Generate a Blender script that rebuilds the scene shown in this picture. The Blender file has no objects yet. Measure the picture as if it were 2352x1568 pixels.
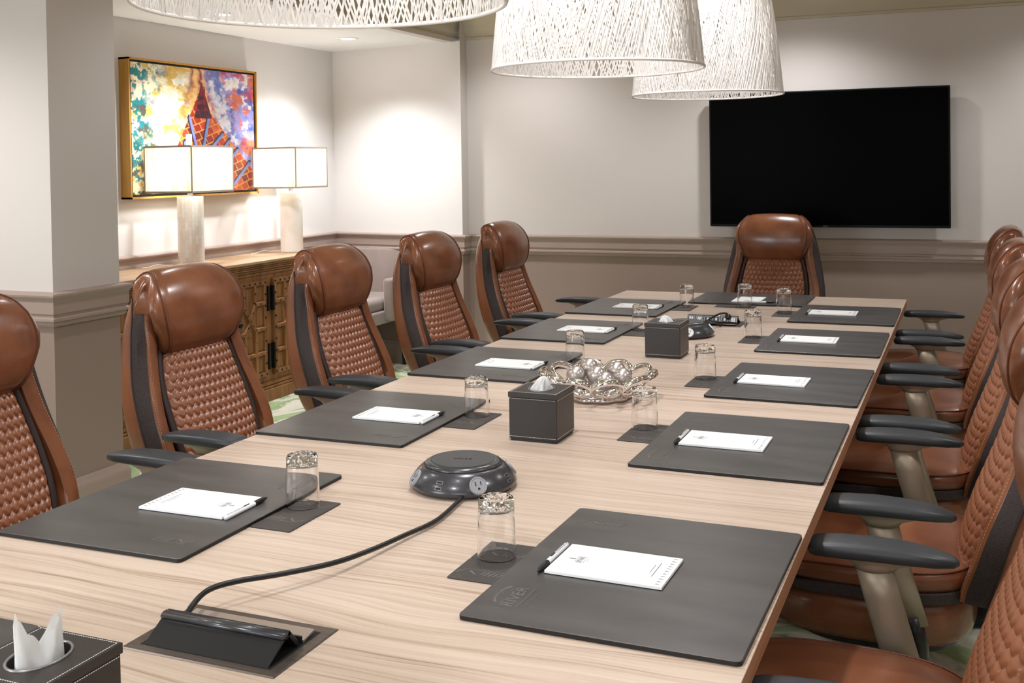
import bpy, bmesh, math, random
import numpy as np
from mathutils import Vector, Matrix
PI = math.pi
random.seed(7)
S = bpy.context.scene
C = S.collection

# ---------------------------------------------------------------- camera
YAW, PITCH, ROLL, FPX, SHY = 0.397841, -0.024090, -0.014681, 2496.25, -347.486
cy, sy = math.cos(YAW), math.sin(YAW); cp, sp = math.cos(PITCH), math.sin(PITCH)
fw = Vector((-sy*cp, cy*cp, sp)); r0 = Vector((cy, sy, 0)); u0 = r0.cross(fw)
rt = r0*math.cos(ROLL) + u0*math.sin(ROLL); up = -r0*math.sin(ROLL) + u0*math.cos(ROLL)
cd = bpy.data.cameras.new('camera'); cam = bpy.data.objects.new('camera', cd); C.objects.link(cam)
M = Matrix((rt, up, -fw)).transposed().to_4x4(); M.translation = Vector((0, 0, 1.45)); cam.matrix_world = M
cd.sensor_width = 36; cd.lens = 36*FPX/2352; cd.shift_y = SHY/2352; cd.clip_start = .02
S.camera = cam
# ---------------------------------------------------------------- world, exposure
S.view_settings.view_transform = 'Standard'; S.view_settings.look = 'None'
S.view_settings.exposure = 0.17; S.view_settings.gamma = 1; S.view_settings.use_curve_mapping = False
w = bpy.data.worlds.new('world'); S.world = w; w.use_nodes = True
w.node_tree.nodes['Background'].inputs[0].default_value = (.75, .85, 1, 1)
w.node_tree.nodes['Background'].inputs[1].default_value = .6

def light(name, kind, loc, energy, col=(1, 1, 1), size=.1, size_y=None, rot=(0, 0, 0), spot=None, blend=.6):
    l = bpy.data.lights.new(name, kind); l.energy = energy; l.color = col
    if kind == 'AREA':
        if size_y: l.shape = 'RECTANGLE'; l.size = size; l.size_y = size_y
        else: l.shape = 'DISK'; l.size = size
    else: l.shadow_soft_size = size
    if spot: l.spot_size = spot; l.spot_blend = blend
    o = bpy.data.objects.new(name, l); C.objects.link(o); o.location = loc; o.rotation_euler = rot
    return o
NEU = (.975, .98, 1)
CEIL = 2.62
# daylight through the two windows of the wall behind the camera
light('window_daylight', 'AREA', (-2.9, -1.12, 1.45), 42, (.90, .95, 1), 1.7, 1.3, (PI/2, 0, 0))
light('window_daylight', 'AREA', (-.2, -1.12, 1.45), 12, (.90, .95, 1), 1.7, 1.3, (PI/2, 0, 0))
# recessed ceiling spots over the aisles and the table ends
DL = [(.75, .4), (.75, 2.2), (.75, 4.0), (.75, 6.35), (-2.75, .4), (-2.75, 2.2), (-2.75, 4.0), (-2.75, 6.35), (-1.0, 6.35), (-1.0, .2), (-3.95, 2.3), (-1.0, 2.31), (-1.0, 3.78)]  # last entries are added spots: column front, then table middle between the pendants
for x, y in DL:
    light('downlight_lamp', 'SPOT', (x, y, CEIL-.03), (40 if x > 0 else 90 if x < -3 else (16 if 1 < y < 5 else 42) if x < -2 else 62), NEU, .055, spot=2.3, blend=.7)
for x, y, e in ((-3.89, 6.41, 92), (-3.89, 5.05, 80)):
    light('alcove_lamp', 'SPOT', (x, y, 2.30), e, (.95, .975, 1), .05, spot=2.2, blend=.8)

# ---------------------------------------------------------------- helpers
def srgb(r, g, b):
    f = lambda c: (c/255/12.92 if c/255 <= .04045 else ((c/255+.055)/1.055)**2.4)
    return (f(r), f(g), f(b), 1)
MATS = {}
def mat(name, col, rough=.5, metal=0, trans=0, ior=1.45, spec=.5, emit=None, es=1, coat=0, noise=None, bump=None, sheen=0, aniso=0):
    """noise=(scale vec, second colour, lo, hi); bump=(scale, strength)"""
    m = bpy.data.materials.new(name); m.use_nodes = True; nt = m.node_tree; b = nt.nodes['Principled BSDF']
    I = b.inputs
    I['Base Color'].default_value = col; I['Roughness'].default_value = rough; I['Metallic'].default_value = metal
    I['Transmission Weight'].default_value = trans; I['IOR'].default_value = ior; I['Specular IOR Level'].default_value = spec
    I['Coat Weight'].default_value = coat; I['Coat Roughness'].default_value = .15; I['Sheen Weight'].default_value = sheen
    if emit: I['Emission Color'].default_value = emit; I['Emission Strength'].default_value = es
    tc = nt.nodes.new('ShaderNodeTexCoord')
    if noise:
        mp = nt.nodes.new('ShaderNodeMapping'); mp.inputs['Scale'].default_value = noise[0]
        nz = nt.nodes.new('ShaderNodeTexNoise'); nz.inputs['Scale'].default_value = 1; nz.inputs['Detail'].default_value = 5
        rp = nt.nodes.new('ShaderNodeValToRGB'); rp.color_ramp.elements[0].position = noise[2]; rp.color_ramp.elements[1].position = noise[3]
        rp.color_ramp.elements[0].color = noise[1]; rp.color_ramp.elements[1].color = col
        nt.links.new(tc.outputs['Object'], mp.inputs[0]); nt.links.new(mp.outputs[0], nz.inputs[0])
        nt.links.new(nz.outputs[0], rp.inputs[0]); nt.links.new(rp.outputs[0], I['Base Color'])
    if bump:
        n2 = nt.nodes.new('ShaderNodeTexNoise'); n2.inputs['Scale'].default_value = bump[0]; n2.inputs['Detail'].default_value = 3
        bp = nt.nodes.new('ShaderNodeBump'); bp.inputs['Strength'].default_value = bump[1]; bp.inputs['Distance'].default_value = .002
        nt.links.new(tc.outputs['Object'], n2.inputs[0]); nt.links.new(n2.outputs[0], bp.inputs['Height']); nt.links.new(bp.outputs[0], I['Normal'])
    MATS[name] = m
    return m
leather = mat('brown_leather', srgb(132, 80, 51), .27, noise=((7, 7, 7), srgb(106, 61, 39), .3, .62), bump=(260, .12), coat=.3)
seatleather = mat('seat_leather', srgb(134, 80, 53), .30, noise=((5, 5, 5), srgb(106, 60, 39), .3, .62), bump=(22, .35), coat=.25)
dkleather = mat('dark_brown_piping', srgb(48, 34, 32), .5)
chair_black = mat('arm_black_rubber', srgb(50, 52, 55), .42, bump=(500, .05))
blk = mat('black_plastic', srgb(22, 22, 24), .35)
taupe_metal = mat('taupe_metal', srgb(158, 144, 126), .42, metal=.35)
wallm = mat('wall_paint_light', srgb(213, 205, 200), .85, bump=(90, .04))
wall_lit = mat('wall_paint_lit', srgb(226, 222, 220), .85, bump=(90, .04))  # light wall paint, whitened for the alcove downlights' brightness
lowm = mat('wall_paint_taupe', srgb(150, 131, 121), .8, bump=(90, .04))
railm = mat('trim_paint_taupe', srgb(164, 145, 136), .45)
ceilm = mat('ceiling_paint', srgb(205, 196, 178), .9)
soffm = mat('soffit_paint_white', srgb(236, 235, 234), .9)
crownm = mat('crown_paint', srgb(196, 186, 164), .7)
padm = mat('pad_leather', srgb(82, 79, 78), .34, noise=((3, 14, 3), srgb(66, 64, 63), .35, .65), bump=(35, .10), spec=.6)
pedge = mat('pad_edge', srgb(24, 20, 19), .5)
coastm = mat('coaster_leather', srgb(66, 61, 59), .5, bump=(60, .1))
emb = mat('embossed_mark', srgb(104, 99, 98), .38)
paper = mat('notepad_paper', srgb(240, 240, 240), .7)
ink = mat('grey_ink', srgb(120, 120, 124), .7)
penw = mat('pen_white', srgb(236, 236, 240), .25)
glass = mat('clear_glass', (1, 1, 1, 1), 0.0, trans=1, ior=1.45)
chrome = mat('chrome', srgb(232, 229, 228), .05, metal=1)
pearl = mat('silver_pearl', srgb(198, 190, 186), .30, metal=.85)
hubm = mat('hub_gunmetal', srgb(62, 62, 66), .26, coat=.4, metal=.3, bump=(1500, .05))
hubtop = mat('hub_top', srgb(72, 72, 73), .5)
outletm = mat('outlet_grey', srgb(146, 146, 152), .35)
outletw = mat('outlet_white', srgb(222, 222, 224), .35)
brushed = mat('brushed_bronze', srgb(120, 108, 100), .32, metal=.6, noise=((2, 90, 2), srgb(96, 86, 80), .3, .7))
stitch = mat('white_thread', srgb(215, 210, 205), .7)
boxm = mat('tissue_box_leather', srgb(47, 42, 40), .36, bump=(900, .15))
boxrim = mat('tissue_ring', srgb(150, 148, 148), .3, metal=.6)
tissuem = mat('tissue_paper', srgb(244, 244, 243), .8)
shadew = mat('woven_white_fibre', srgb(238, 234, 230), .6)
goldf = mat('gold_oak_frame', srgb(196, 148, 66), .45, noise=((40, 40, 3), srgb(176, 126, 50), .3, .7))
blackm = mat('matte_black', srgb(18, 18, 18), .6)
tvm = mat('tv_screen', (.0005, .0005, .0005, 1), .3, spec=.02)
tvb = mat('tv_bezel', srgb(8, 8, 9), .4, spec=.15)
alab = mat('alabaster', srgb(248, 243, 238), .4, noise=((9, 9, 5), srgb(236, 226, 216), .35, .6))
nickel = mat('brushed_nickel', srgb(170, 170, 172), .3, metal=.9)
cabw = mat('carved_pine', srgb(158, 110, 64), .5, noise=((26, 26, 3), srgb(112, 72, 38), .3, .68), bump=(40, .15))
cabtop = mat('cabinet_top_wood', srgb(184, 154, 122), .42, noise=((30, 3, 30), srgb(158, 124, 92), .3, .7))
iron = mat('black_iron', srgb(26, 24, 23), .5, metal=.5)
velvet = mat('taupe_velvet', srgb(152, 136, 130), .85, noise=((8, 8, 3), srgb(134, 118, 112), .3, .7), sheen=.4)
dkwood = mat('dark_wood', srgb(38, 30, 27), .5)
lampglow = mat('downlight_glow', (1, 1, 1, 1), .5, emit=(1, .98, .95, 1), es=6)
whitetrim = mat('white_trim', srgb(238, 237, 235), .4)
winglow = mat('window_daylight_glass', (.8, .9, 1, 1), .5, emit=(.9, .95, 1, 1), es=1.2)

def node(nt, t, **k):
    n = nt.nodes.new(t)
    for a, v in k.items(): setattr(n, a, v)
    return n
# --- table wood: fine grain running across the table
def make_wood(name, light_, mid, dark):
    m = bpy.data.materials.new(name); m.use_nodes = True; nt = m.node_tree; b = nt.nodes['Principled BSDF']; L = nt.links.new
    tc = node(nt, 'ShaderNodeTexCoord')
    mp0 = node(nt, 'ShaderNodeMapping'); mp0.inputs['Scale'].default_value = (.9, 3.0, 1)
    nd = node(nt, 'ShaderNodeTexNoise'); nd.inputs['Scale'].default_value = 1.6; nd.inputs['Detail'].default_value = 2
    L(tc.outputs['Object'], mp0.inputs[0]); L(mp0.outputs[0], nd.inputs[0])
    sc = node(nt, 'ShaderNodeVectorMath', operation='SCALE'); sc.inputs['Scale'].default_value = .10; L(nd.outputs['Color'], sc.inputs[0])
    ad = node(nt, 'ShaderNodeVectorMath', operation='ADD'); L(tc.outputs['Object'], ad.inputs[0]); L(sc.outputs[0], ad.inputs[1])
    cols = []
    for s, d, dist in (((1.5, 100, 1), 5, .3), ((4, 330, 1), 3, .1), ((.8, 17, 1), 4, 1.1)):
        mp = node(nt, 'ShaderNodeMapping'); mp.inputs['Scale'].default_value = s
        nz = node(nt, 'ShaderNodeTexNoise'); nz.inputs['Scale'].default_value = 1; nz.inputs['Detail'].default_value = d; nz.inputs['Distortion'].default_value = dist
        L(ad.outputs[0], mp.inputs[0]); L(mp.outputs[0], nz.inputs[0]); cols.append(nz.outputs[0])
    a1 = node(nt, 'ShaderNodeMath', operation='MULTIPLY'); a1.inputs[1].default_value = .5; L(cols[0], a1.inputs[0])
    a2 = node(nt, 'ShaderNodeMath', operation='MULTIPLY_ADD'); a2.inputs[1].default_value = .22; L(cols[1], a2.inputs[0]); L(a1.outputs[0], a2.inputs[2])
    a3 = node(nt, 'ShaderNodeMath', operation='MULTIPLY_ADD'); a3.inputs[1].default_value = .28; L(cols[2], a3.inputs[0]); L(a2.outputs[0], a3.inputs[2])
    rp = node(nt, 'ShaderNodeValToRGB'); e = rp.color_ramp.elements
    e[0].position = .36; e[0].color = dark; e[1].position = .57; e[1].color = light_
    k = rp.color_ramp.elements.new(.455); k.color = mid
    L(a3.outputs[0], rp.inputs[0]); L(rp.outputs[0], b.inputs['Base Color'])
    b.inputs['Roughness'].default_value = .34; b.inputs['Specular IOR Level'].default_value = .45
    return m
tablem = make_wood('light_ash_laminate', srgb(206, 186, 170), srgb(191, 169, 151), srgb(157, 134, 116))
tedge = mat('table_edge_unlit', srgb(176, 126, 92), .45, noise=((3, 3, 60), srgb(150, 102, 72), .3, .7))  # brown of the unlit side is put into this darker edge colour
# --- carpet
def make_carpet():
    m = bpy.data.materials.new('patterned_carpet'); m.use_nodes = True; nt = m.node_tree; b = nt.nodes['Principled BSDF']; L = nt.links.new
    tc = node(nt, 'ShaderNodeTexCoord')
    nz = node(nt, 'ShaderNodeTexNoise'); nz.inputs['Scale'].default_value = 1.9; nz.inputs['Detail'].default_value = 4; nz.inputs['Distortion'].default_value = 1.6
    L(tc.outputs['Object'], nz.inputs[0])
    rp = node(nt, 'ShaderNodeValToRGB'); rp.color_ramp.interpolation = 'LINEAR'; e = rp.color_ramp.elements
    e[0].position = .30; e[0].color = srgb(84, 122, 158); e[1].position = .72; e[1].color = srgb(196, 190, 172)
    for p_, c_ in ((.36, srgb(196, 190, 170)), (.44, srgb(206, 200, 182)), (.48, srgb(134, 154, 112)), (.55, srgb(158, 172, 128)), (.58, srgb(200, 196, 178)), (.64, srgb(180, 178, 150)), (.66, srgb(118, 142, 100))):
        k = e.new(p_); k.color = c_
    L(nz.outputs[0], rp.inputs[0]); L(rp.outputs[0], b.inputs['Base Color']); b.inputs['Roughness'].default_value = .95
    n2 = node(nt, 'ShaderNodeTexNoise'); n2.inputs['Scale'].default_value = 300; bp = node(nt, 'ShaderNodeBump'); bp.inputs['Strength'].default_value = .5; bp.inputs['Distance'].default_value = .004
    L(tc.outputs['Object'], n2.inputs[0]); L(n2.outputs[0], bp.inputs['Height']); L(bp.outputs[0], b.inputs['Normal'])
    return m
carpet = make_carpet()
# --- mesh strip (woven dark fabric)
def make_meshfab():
    m = bpy.data.materials.new('dark_mesh_fabric'); m.use_nodes = True; nt = m.node_tree; b = nt.nodes['Principled BSDF']; L = nt.links.new
    tc = node(nt, 'ShaderNodeTexCoord')
    ck = node(nt, 'ShaderNodeTexVoronoi'); ck.inputs['Scale'].default_value = 620
    rp = node(nt, 'ShaderNodeValToRGB'); rp.color_ramp.elements[0].color = srgb(92, 76, 70); rp.color_ramp.elements[1].color = srgb(40, 29, 29); rp.color_ramp.elements[1].position = .55
    L(tc.outputs['Object'], ck.inputs[0]); L(ck.outputs['Distance'], rp.inputs[0]); L(rp.outputs[0], b.inputs['Base Color']); b.inputs['Roughness'].default_value = .7
    return m
meshfab = make_meshfab()
# --- quilted leather with light stitching carried in a vertex attribute
def make_quilt():
    m = bpy.data.materials.new('quilted_leather'); m.use_nodes = True; nt = m.node_tree; b = nt.nodes['Principled BSDF']; L = nt.links.new
    at = node(nt, 'ShaderNodeAttribute'); at.attribute_name = 'thread'
    mx = node(nt, 'ShaderNodeMix', data_type='RGBA'); mx.inputs['A'].default_value = srgb(142, 88, 61); mx.inputs['B'].default_value = srgb(178, 126, 92)
    L(at.outputs['Fac'], mx.inputs['Factor']); L(mx.outputs['Result'], b.inputs['Base Color'])
    b.inputs['Roughness'].default_value = .34; b.inputs['Coat Weight'].default_value = .15; b.inputs['Coat Roughness'].default_value = .2
    return m
quiltm = make_quilt()
def make_colmat(name, rough):
    m = bpy.data.materials.new(name); m.use_nodes = True; nt = m.node_tree; b = nt.nodes['Principled BSDF']
    at = node(nt, 'ShaderNodeAttribute'); at.attribute_name = 'paint'
    nt.links.new(at.outputs['Color'], b.inputs['Base Color']); b.inputs['Roughness'].default_value = rough
    return m
paintm = make_colmat('canvas_paint', .4)
# --- lamp shade linen and pendant fibre: light passes through
def make_trans(name, col, f, rough=.8, weave=None):
    m = bpy.data.materials.new(name); m.use_nodes = True; nt = m.node_tree; L = nt.links.new
    b = nt.nodes['Principled BSDF']; b.inputs['Base Color'].default_value = col; b.inputs['Roughness'].default_value = rough
    t = node(nt, 'ShaderNodeBsdfTranslucent'); t.inputs[0].default_value = col
    mx = node(nt, 'ShaderNodeMixShader'); mx.inputs[0].default_value = f
    if weave:
        tc = node(nt, 'ShaderNodeTexCoord'); mp = node(nt, 'ShaderNodeMapping'); mp.inputs['Scale'].default_value = weave
        nz = node(nt, 'ShaderNodeTexNoise'); nz.inputs['Scale'].default_value = 1; nz.inputs['Detail'].default_value = 2
        rp = node(nt, 'ShaderNodeValToRGB'); rp.color_ramp.elements[0].position = .35; rp.color_ramp.elements[1].position = .6
        rp.color_ramp.elements[0].color = (col[0]*.82, col[1]*.78, col[2]*.68, 1); rp.color_ramp.elements[1].color = col
        L(tc.outputs['Object'], mp.inputs[0]); L(mp.outputs[0], nz.inputs[0]); L(nz.outputs[0], rp.inputs[0]); L(rp.outputs[0], t.inputs[0]); L(rp.outputs[0], b.inputs['Base Color'])
    L(b.outputs[0], mx.inputs[1]); L(t.outputs[0], mx.inputs[2]); L(mx.outputs[0], nt.nodes['Material Output'].inputs[0])
    return m
linen = make_trans('shade_linen', srgb(246, 243, 235), .6, weave=(110, 110, 7))
fibre = make_trans('pendant_fibre', srgb(246, 243, 240), .45, .6)
tissuet = make_trans('tissue_sheet', srgb(248, 248, 247), .35)

def mesh_obj(name, verts, faces, m, parent=None, smooth=False, loc=None):
    me = bpy.data.meshes.new(name); me.from_pydata([tuple(v) for v in verts], [], faces); me.update()
    if smooth: me.polygons.foreach_set('use_smooth', [True]*len(me.polygons))
    for mm in (m if isinstance(m, (list, tuple)) else [m]): me.materials.append(mm)
    o = bpy.data.objects.new(name, me); C.objects.link(o)
    if parent: o.parent = parent
    if loc: o.location = loc
    return o
class MB:
    def __init__(s): s.v = []; s.f = []
    def add(s, v, f, T=None):
        n = len(s.v); s.v += [tuple(T @ Vector(p)) if T else tuple(p) for p in v]; s.f += [tuple(i+n for i in q) for q in f]; return s
    def box(s, x0, x1, y0, y1, z0, z1, b=0, T=None, seg=2):
        if b <= 0:
            v = [(x, y, z) for x in (x0, x1) for y in (y0, y1) for z in (z0, z1)]
            return s.add(v, [(0, 1, 3, 2), (4, 6, 7, 5), (0, 4, 5, 1), (2, 3, 7, 6), (0, 2, 6, 4), (1, 5, 7, 3)], T)
        bm = bmesh.new(); bmesh.ops.create_cube(bm, size=1)
        for q in bm.verts: q.co = Vector(((x0+x1)/2+q.co.x*(x1-x0), (y0+y1)/2+q.co.y*(y1-y0), (z0+z1)/2+q.co.z*(z1-z0)))
        bmesh.ops.bevel(bm, geom=list(bm.edges), offset=b, segments=seg, affect='EDGES', profile=.5)
        bm.verts.index_update(); v = [q.co.copy() for q in bm.verts]; f = [[q.index for q in g.verts] for g in bm.faces]; bm.free()
        return s.add(v, f, T)
    def lathe(s, prof, n=32, T=None, cap=False, ex=1, ey=1):
        v = []; f = []; k = len(prof)
        for i in range(n):
            a = 2*PI*i/n
            for r, z in prof: v.append((r*math.cos(a)*ex, r*math.sin(a)*ey, z))
        for i in range(n):
            j = (i+1) % n
            for q in range(k-1): f.append((i*k+q, j*k+q, j*k+q+1, i*k+q+1))
        if cap:
            f.append([i*k for i in range(n)][::-1]); f.append([i*k+k-1 for i in range(n)])
        return s.add(v, f, T)
    def tube(s, pts, r, n=8, T=None, closed=False, flat=1, cap=True):
        pts = [Vector(p) for p in pts]; v = []; f = []; m = len(pts); prev = None
        for i, p in enumerate(pts):
            a = pts[(i-1) % m] if closed or i else p; b = pts[(i+1) % m] if closed or i < m-1 else p
            d = (b-a).normalized()
            if prev is None:
                u = d.cross(Vector((0, 0, 1))); u = u if u.length > .05 else d.cross(Vector((1, 0, 0)))
            else: u = prev - d*prev.dot(d)
            u.normalize(); prev = u; wv = d.cross(u)
            rr = r[i] if isinstance(r, (list, tuple)) else r
            for k in range(n):
                t = 2*PI*k/n; v.append(p + u*rr*math.cos(t) + wv*rr*flat*math.sin(t))
        for i in range(m if closed else m-1):
            j = (i+1) % m
            for k in range(n): f.append((i*n+k, i*n+(k+1) % n, j*n+(k+1) % n, j*n+k))
        if not closed and cap: f.append(tuple(range(n))[::-1]); f.append(tuple((m-1)*n+k for k in range(n)))
        return s.add(v, f, T)
    def prism(s, out, z0, z1, T=None):
        n = len(out)
        return s.add([(x, y, z0) for x, y in out]+[(x, y, z1) for x, y in out], [tuple(range(n))[::-1], tuple(range(n, 2*n))]+[(i, (i+1) % n, n+(i+1) % n, n+i) for i in range(n)], T)
    def build(s, name, m, parent=None, smooth=False, loc=None): return mesh_obj(name, s.v, s.f, m, parent, smooth, loc)
def autosmooth(o, ang=35):
    me = o.data; bm = bmesh.new(); bm.from_mesh(me)
    bmesh.ops.recalc_face_normals(bm, faces=bm.faces)
    for e in bm.edges: e.smooth = len(e.link_faces) == 2 and e.calc_face_angle(0) < math.radians(ang)
    for f in bm.faces: f.smooth = True
    bm.to_mesh(me); bm.free(); return o
def tag(o, label, cat, group=None):
    o['label'] = label; o['category'] = cat
    if group: o['group'] = group
    return o
def empty(name, loc, rz=0, label=None, cat=None, group=None):
    o = bpy.data.objects.new(name, None); C.objects.link(o); o.location = loc; o.rotation_euler = (0, 0, rz); o.empty_display_size = .1
    if label: tag(o, label, cat, group)
    return o
def struct(o): o['kind'] = 'structure'; return o
def kids(o): return [c for c in bpy.data.objects if c.parent is o]
def dup(root, loc, rz, label, par=None):
    r = root.copy(); C.objects.link(r)
    if par is None:
        r.location = loc; r.rotation_euler = (0, 0, rz); r['label'] = label
    else: r.parent = par
    for ch in kids(root): dup(ch, None, None, None, r)
    return r
def text_mesh(body, size, m, name, parent, T, ext=.0004, font_space=1.0, align='LEFT'):
    cu = bpy.data.curves.new('t', 'FONT'); cu.body = body; cu.size = size; cu.extrude = ext; cu.space_character = font_space; cu.align_x = align
    o = bpy.data.objects.new('t', cu); C.objects.link(o); bpy.context.view_layer.update()
    me = bpy.data.meshes.new_from_object(o.evaluated_get(bpy.context.evaluated_depsgraph_get()))
    v = [T @ q.co for q in me.vertices]; f = [tuple(p.vertices) for p in me.polygons]
    bpy.data.objects.remove(o); bpy.data.curves.remove(cu); bpy.data.meshes.remove(me)
    if name is None: return v, f
    return mesh_obj(name, v, f, m, parent)

# ---------------------------------------------------------------- room
XL, YC0, XC, YC1, YF, XR, YB = -4.46, 3.345, -3.44, 3.72, 7.05, 1.75, -1.2
POLY = [(XL, YB), (XR, YB), (XR, YF), (-3.30, YF), (-3.30, 6.94), (XL, 7.12), (XL, YC1), (XC, YC1), (XC, YC0), (XL, YC0)]
NAMES = ['back', 'right', 'far', 'pilaster', 'alcove_end', 'alcove_side', 'column_rear', 'column_side', 'column_front', 'left']
N = len(POLY)
def mitre(prof, i, side=1):
    """points of a profile (d, z) swept along wall edge i with mitred ends, room interior on the left of the edge"""
    P = [Vector(p) for p in POLY]
    def nrm(k):
        d = (P[(k+1) % N]-P[k % N]).normalized(); return Vector((-d.y, d.x))
    def corner(k):
        a, b = nrm(k-1), nrm(k); m = (a+b); return m/(m.dot(b))
    c0, c1 = corner(i), corner(i+1); v = []
    for d, z in prof: q = P[i]+c0*d; v.append((q.x, q.y, z))
    for d, z in prof: q = P[(i+1) % N]+c1*d; v.append((q.x, q.y, z))
    k = len(prof)
    f = [(j, j+1, k+j+1, k+j) for j in range(k-1)]
    return v, f
RAIL = [(0, .955), (.040, .95), (.043, .944), (.041, .936), (.030, .922), (.028, .915), (.028, .868), (.022, .862), (.022, .853), (.030, .848), (.030, .838), (.019, .833), (.019, .823), (.012, .815), (0, .812)]
BASE = [(0, .165), (.010, .162), (.014, .150), (.020, .135), (.022, .125), (.022, 0), (0, 0)]
for i in range(N):
    nm = NAMES[i]
    h = 2.32 if i in (4, 5, 6) else CEIL+.05
    up_m = wall_lit if i in (4, 5, 6) else wallm
    a, b = POLY[i], POLY[(i+1) % N]
    # wall_back has two windows
    mb = MB(); mats = [up_m, lowm]
    def quad(z0, z1, u0=0, u1=1):
        pa = (a[0]+(b[0]-a[0])*u0, a[1]+(b[1]-a[1])*u0); pb = (a[0]+(b[0]-a[0])*u1, a[1]+(b[1]-a[1])*u1)
        mb.add([(pa[0], pa[1], z0), (pb[0], pb[1], z0), (pb[0], pb[1], z1), (pa[0], pa[1], z1)], [(0, 1, 2, 3)])
    quad(0, .88); quad(.88, h)
    o = mb.build('wall_'+nm, mats); o.data.polygons[0].material_index = 1; struct(o)
    v, f = mitre(RAIL, i); o = mesh_obj('trim_%d' % (i+1), v, f, railm); struct(o)
    v, f = mitre(BASE, i); o = mesh_obj('baseboard_'+nm, v, f, railm); struct(o)
mb = MB().box(XL-.1, XR+.1, YB-.1, YF+.2, -.05, 0); struct(mb.build('floor', carpet))
struct(MB().box(XL-.1, XR+.1, YB-.1, YF+.2, CEIL, CEIL+.05).build('ceiling', ceilm))
o = MB().prism([(XL-.1, YC1-.02), (-3.44, YC1-.02), (-3.44, 7.0), (XL-.1, 7.2)], 2.32, 2.36).build('ceiling_alcove', soffm); struct(o)
struct(MB().box(-3.44, -3.37, YC1-.02, YF, 2.32, CEIL).build('wall_header', wallm))
# crown cove along far wall and header
CR = [(0, 2.335), (.012, 2.337), (.014, 2.350), (.006, 2.358), (.008, 2.372), (.022, 2.385), (.030, 2.42), (.05, 2.46), (.085, 2.50), (.13, 2.53), (.165, 2.54), (.175, 2.556), (.18, 2.575), (.18, CEIL)]
def sweep_line(p0, p1, n, prof, name, m, e0=0, e1=0):
    d = (Vector(p1)-Vector(p0)).normalized(); v = []
    for (p, s, e) in ((p0, 1, e0), (p1, -1, e1)):
        for q, z in prof: v.append((p[0]+n[0]*q+d.x*s*q*e, p[1]+n[1]*q+d.y*s*q*e, z))
    k = len(prof); return struct(autosmooth(mesh_obj(name, v, [(j, j+1, k+j+1, k+j) for j in range(k-1)], m), 50))
sweep_line((-3.37, YF), (XR, YF), (0, -1), CR, 'trim_11', crownm, 1, 1)
sweep_line((-3.37, YB), (-3.37, YF), (1, 0), CR, 'trim_12', crownm, 0, 1)
sweep_line((XR, YB), (XR, YF), (-1, 0), CR, 'trim_13', crownm, 0, 1)
# windows of the wall behind the camera
for k, xc in enumerate((-2.9, -.2)):
    wroot = empty('window_%d' % (k+1), (xc, YB, 1.45)); struct(wroot)
    m_ = MB()
    for a_ in ((-.92, -.84, -.72, .72), (.84, .92, -.72, .72), (-.92, .92, .64, .72), (-.92, .92, -.72, -.64), (-.02, .02, -.64, .64)):
        m_.box(a_[0], a_[1], .0, .05, a_[2], a_[3])
    m_.build('window_frame', whitetrim, wroot); MB().box(-.84, .84, .01, .02, -.64, .64).build('pane', winglow, wroot)

# ---------------------------------------------------------------- ceiling downlights
def downlight(x, y, z, label, group=None):
    r = empty('recessed_downlight', (x, y, z), 0, label, 'ceiling light', group)
    MB().lathe([(.052, -.001), (.056, -.006), (.075, -.005), (.078, 0)], 28).build('trim_ring', whitetrim, r, True)
    MB().lathe([(0.0005, .0), (.052, -.0015)], 28).build('lens', lampglow, r)
    return r
first = None
downlight(-3.89, 6.41, 2.32, 'round white recessed downlight in the low alcove ceiling near the corner', None)
downlight(-3.89, 5.05, 2.32, 'round recessed downlight in the low alcove ceiling above the nearer table lamp', None)
rowname = ['above the camera', 'above the nearest chairs', 'above the middle chairs', 'above the farthest chairs']
for i, (x, y) in enumerate(DL):
    if i == 10: lb = 'added recessed spot in the ceiling before the front of the wall column'
    elif i > 10: lb = 'added recessed spot between the two %s pendant lamps' % ('nearer' if i == 11 else 'farther')
    elif i < 8: lb = 'recessed downlight in the main ceiling %s on the %s aisle' % (rowname[i % 4], 'right' if x > 0 else 'left')
    else: lb = 'recessed downlight in the main ceiling over the %s end of the table' % ('far' if y > 3 else 'near')
    downlight(x, y, CEIL, lb, 'main ceiling downlights')

# ---------------------------------------------------------------- conference table
TX0, TX1, TY0, TY1, TZ = -1.727, -.284, .35, 5.705, .75
t = empty('conference_table', (-1.005, 3.0, 0), 0, 'long light ash conference table set with leather desk pads', 'table')
def P_(x, y): return (x+1.005, y-3.0)
seams = [TY0, 2.384, 4.42, TY1]
for k in range(3):
    a, b = seams[k], seams[k+1]; g = .0012
    x0, y0 = P_(TX0, a+g*(k > 0)); x1, y1 = P_(TX1, b-g*(k < 2))
    o = MB().box(x0, x1, y0, y1, TZ-.034, TZ, .0008, seg=1).build('tabletop', [tablem, tedge], t)
    for p in o.data.polygons:
        if abs(p.normal.z) < .5: p.material_index = 1
x0, y0 = P_(TX0+.5, TY0+.6); x1, y1 = P_(TX1-.5, TY1-.6)
MB().box(x0, x1, y0, y1, .60, TZ-.034).build('wire_channel', dkwood, t)
for yy in (.9, 2.75, 4.6):
    x0, y0 = P_(TX0+.38, yy); x1, y1 = P_(TX1-.38, yy+.45)
    MB().box(x0, x1, y0, y1, 0, .60, .004).build('pedestal', dkwood, t)

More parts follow.
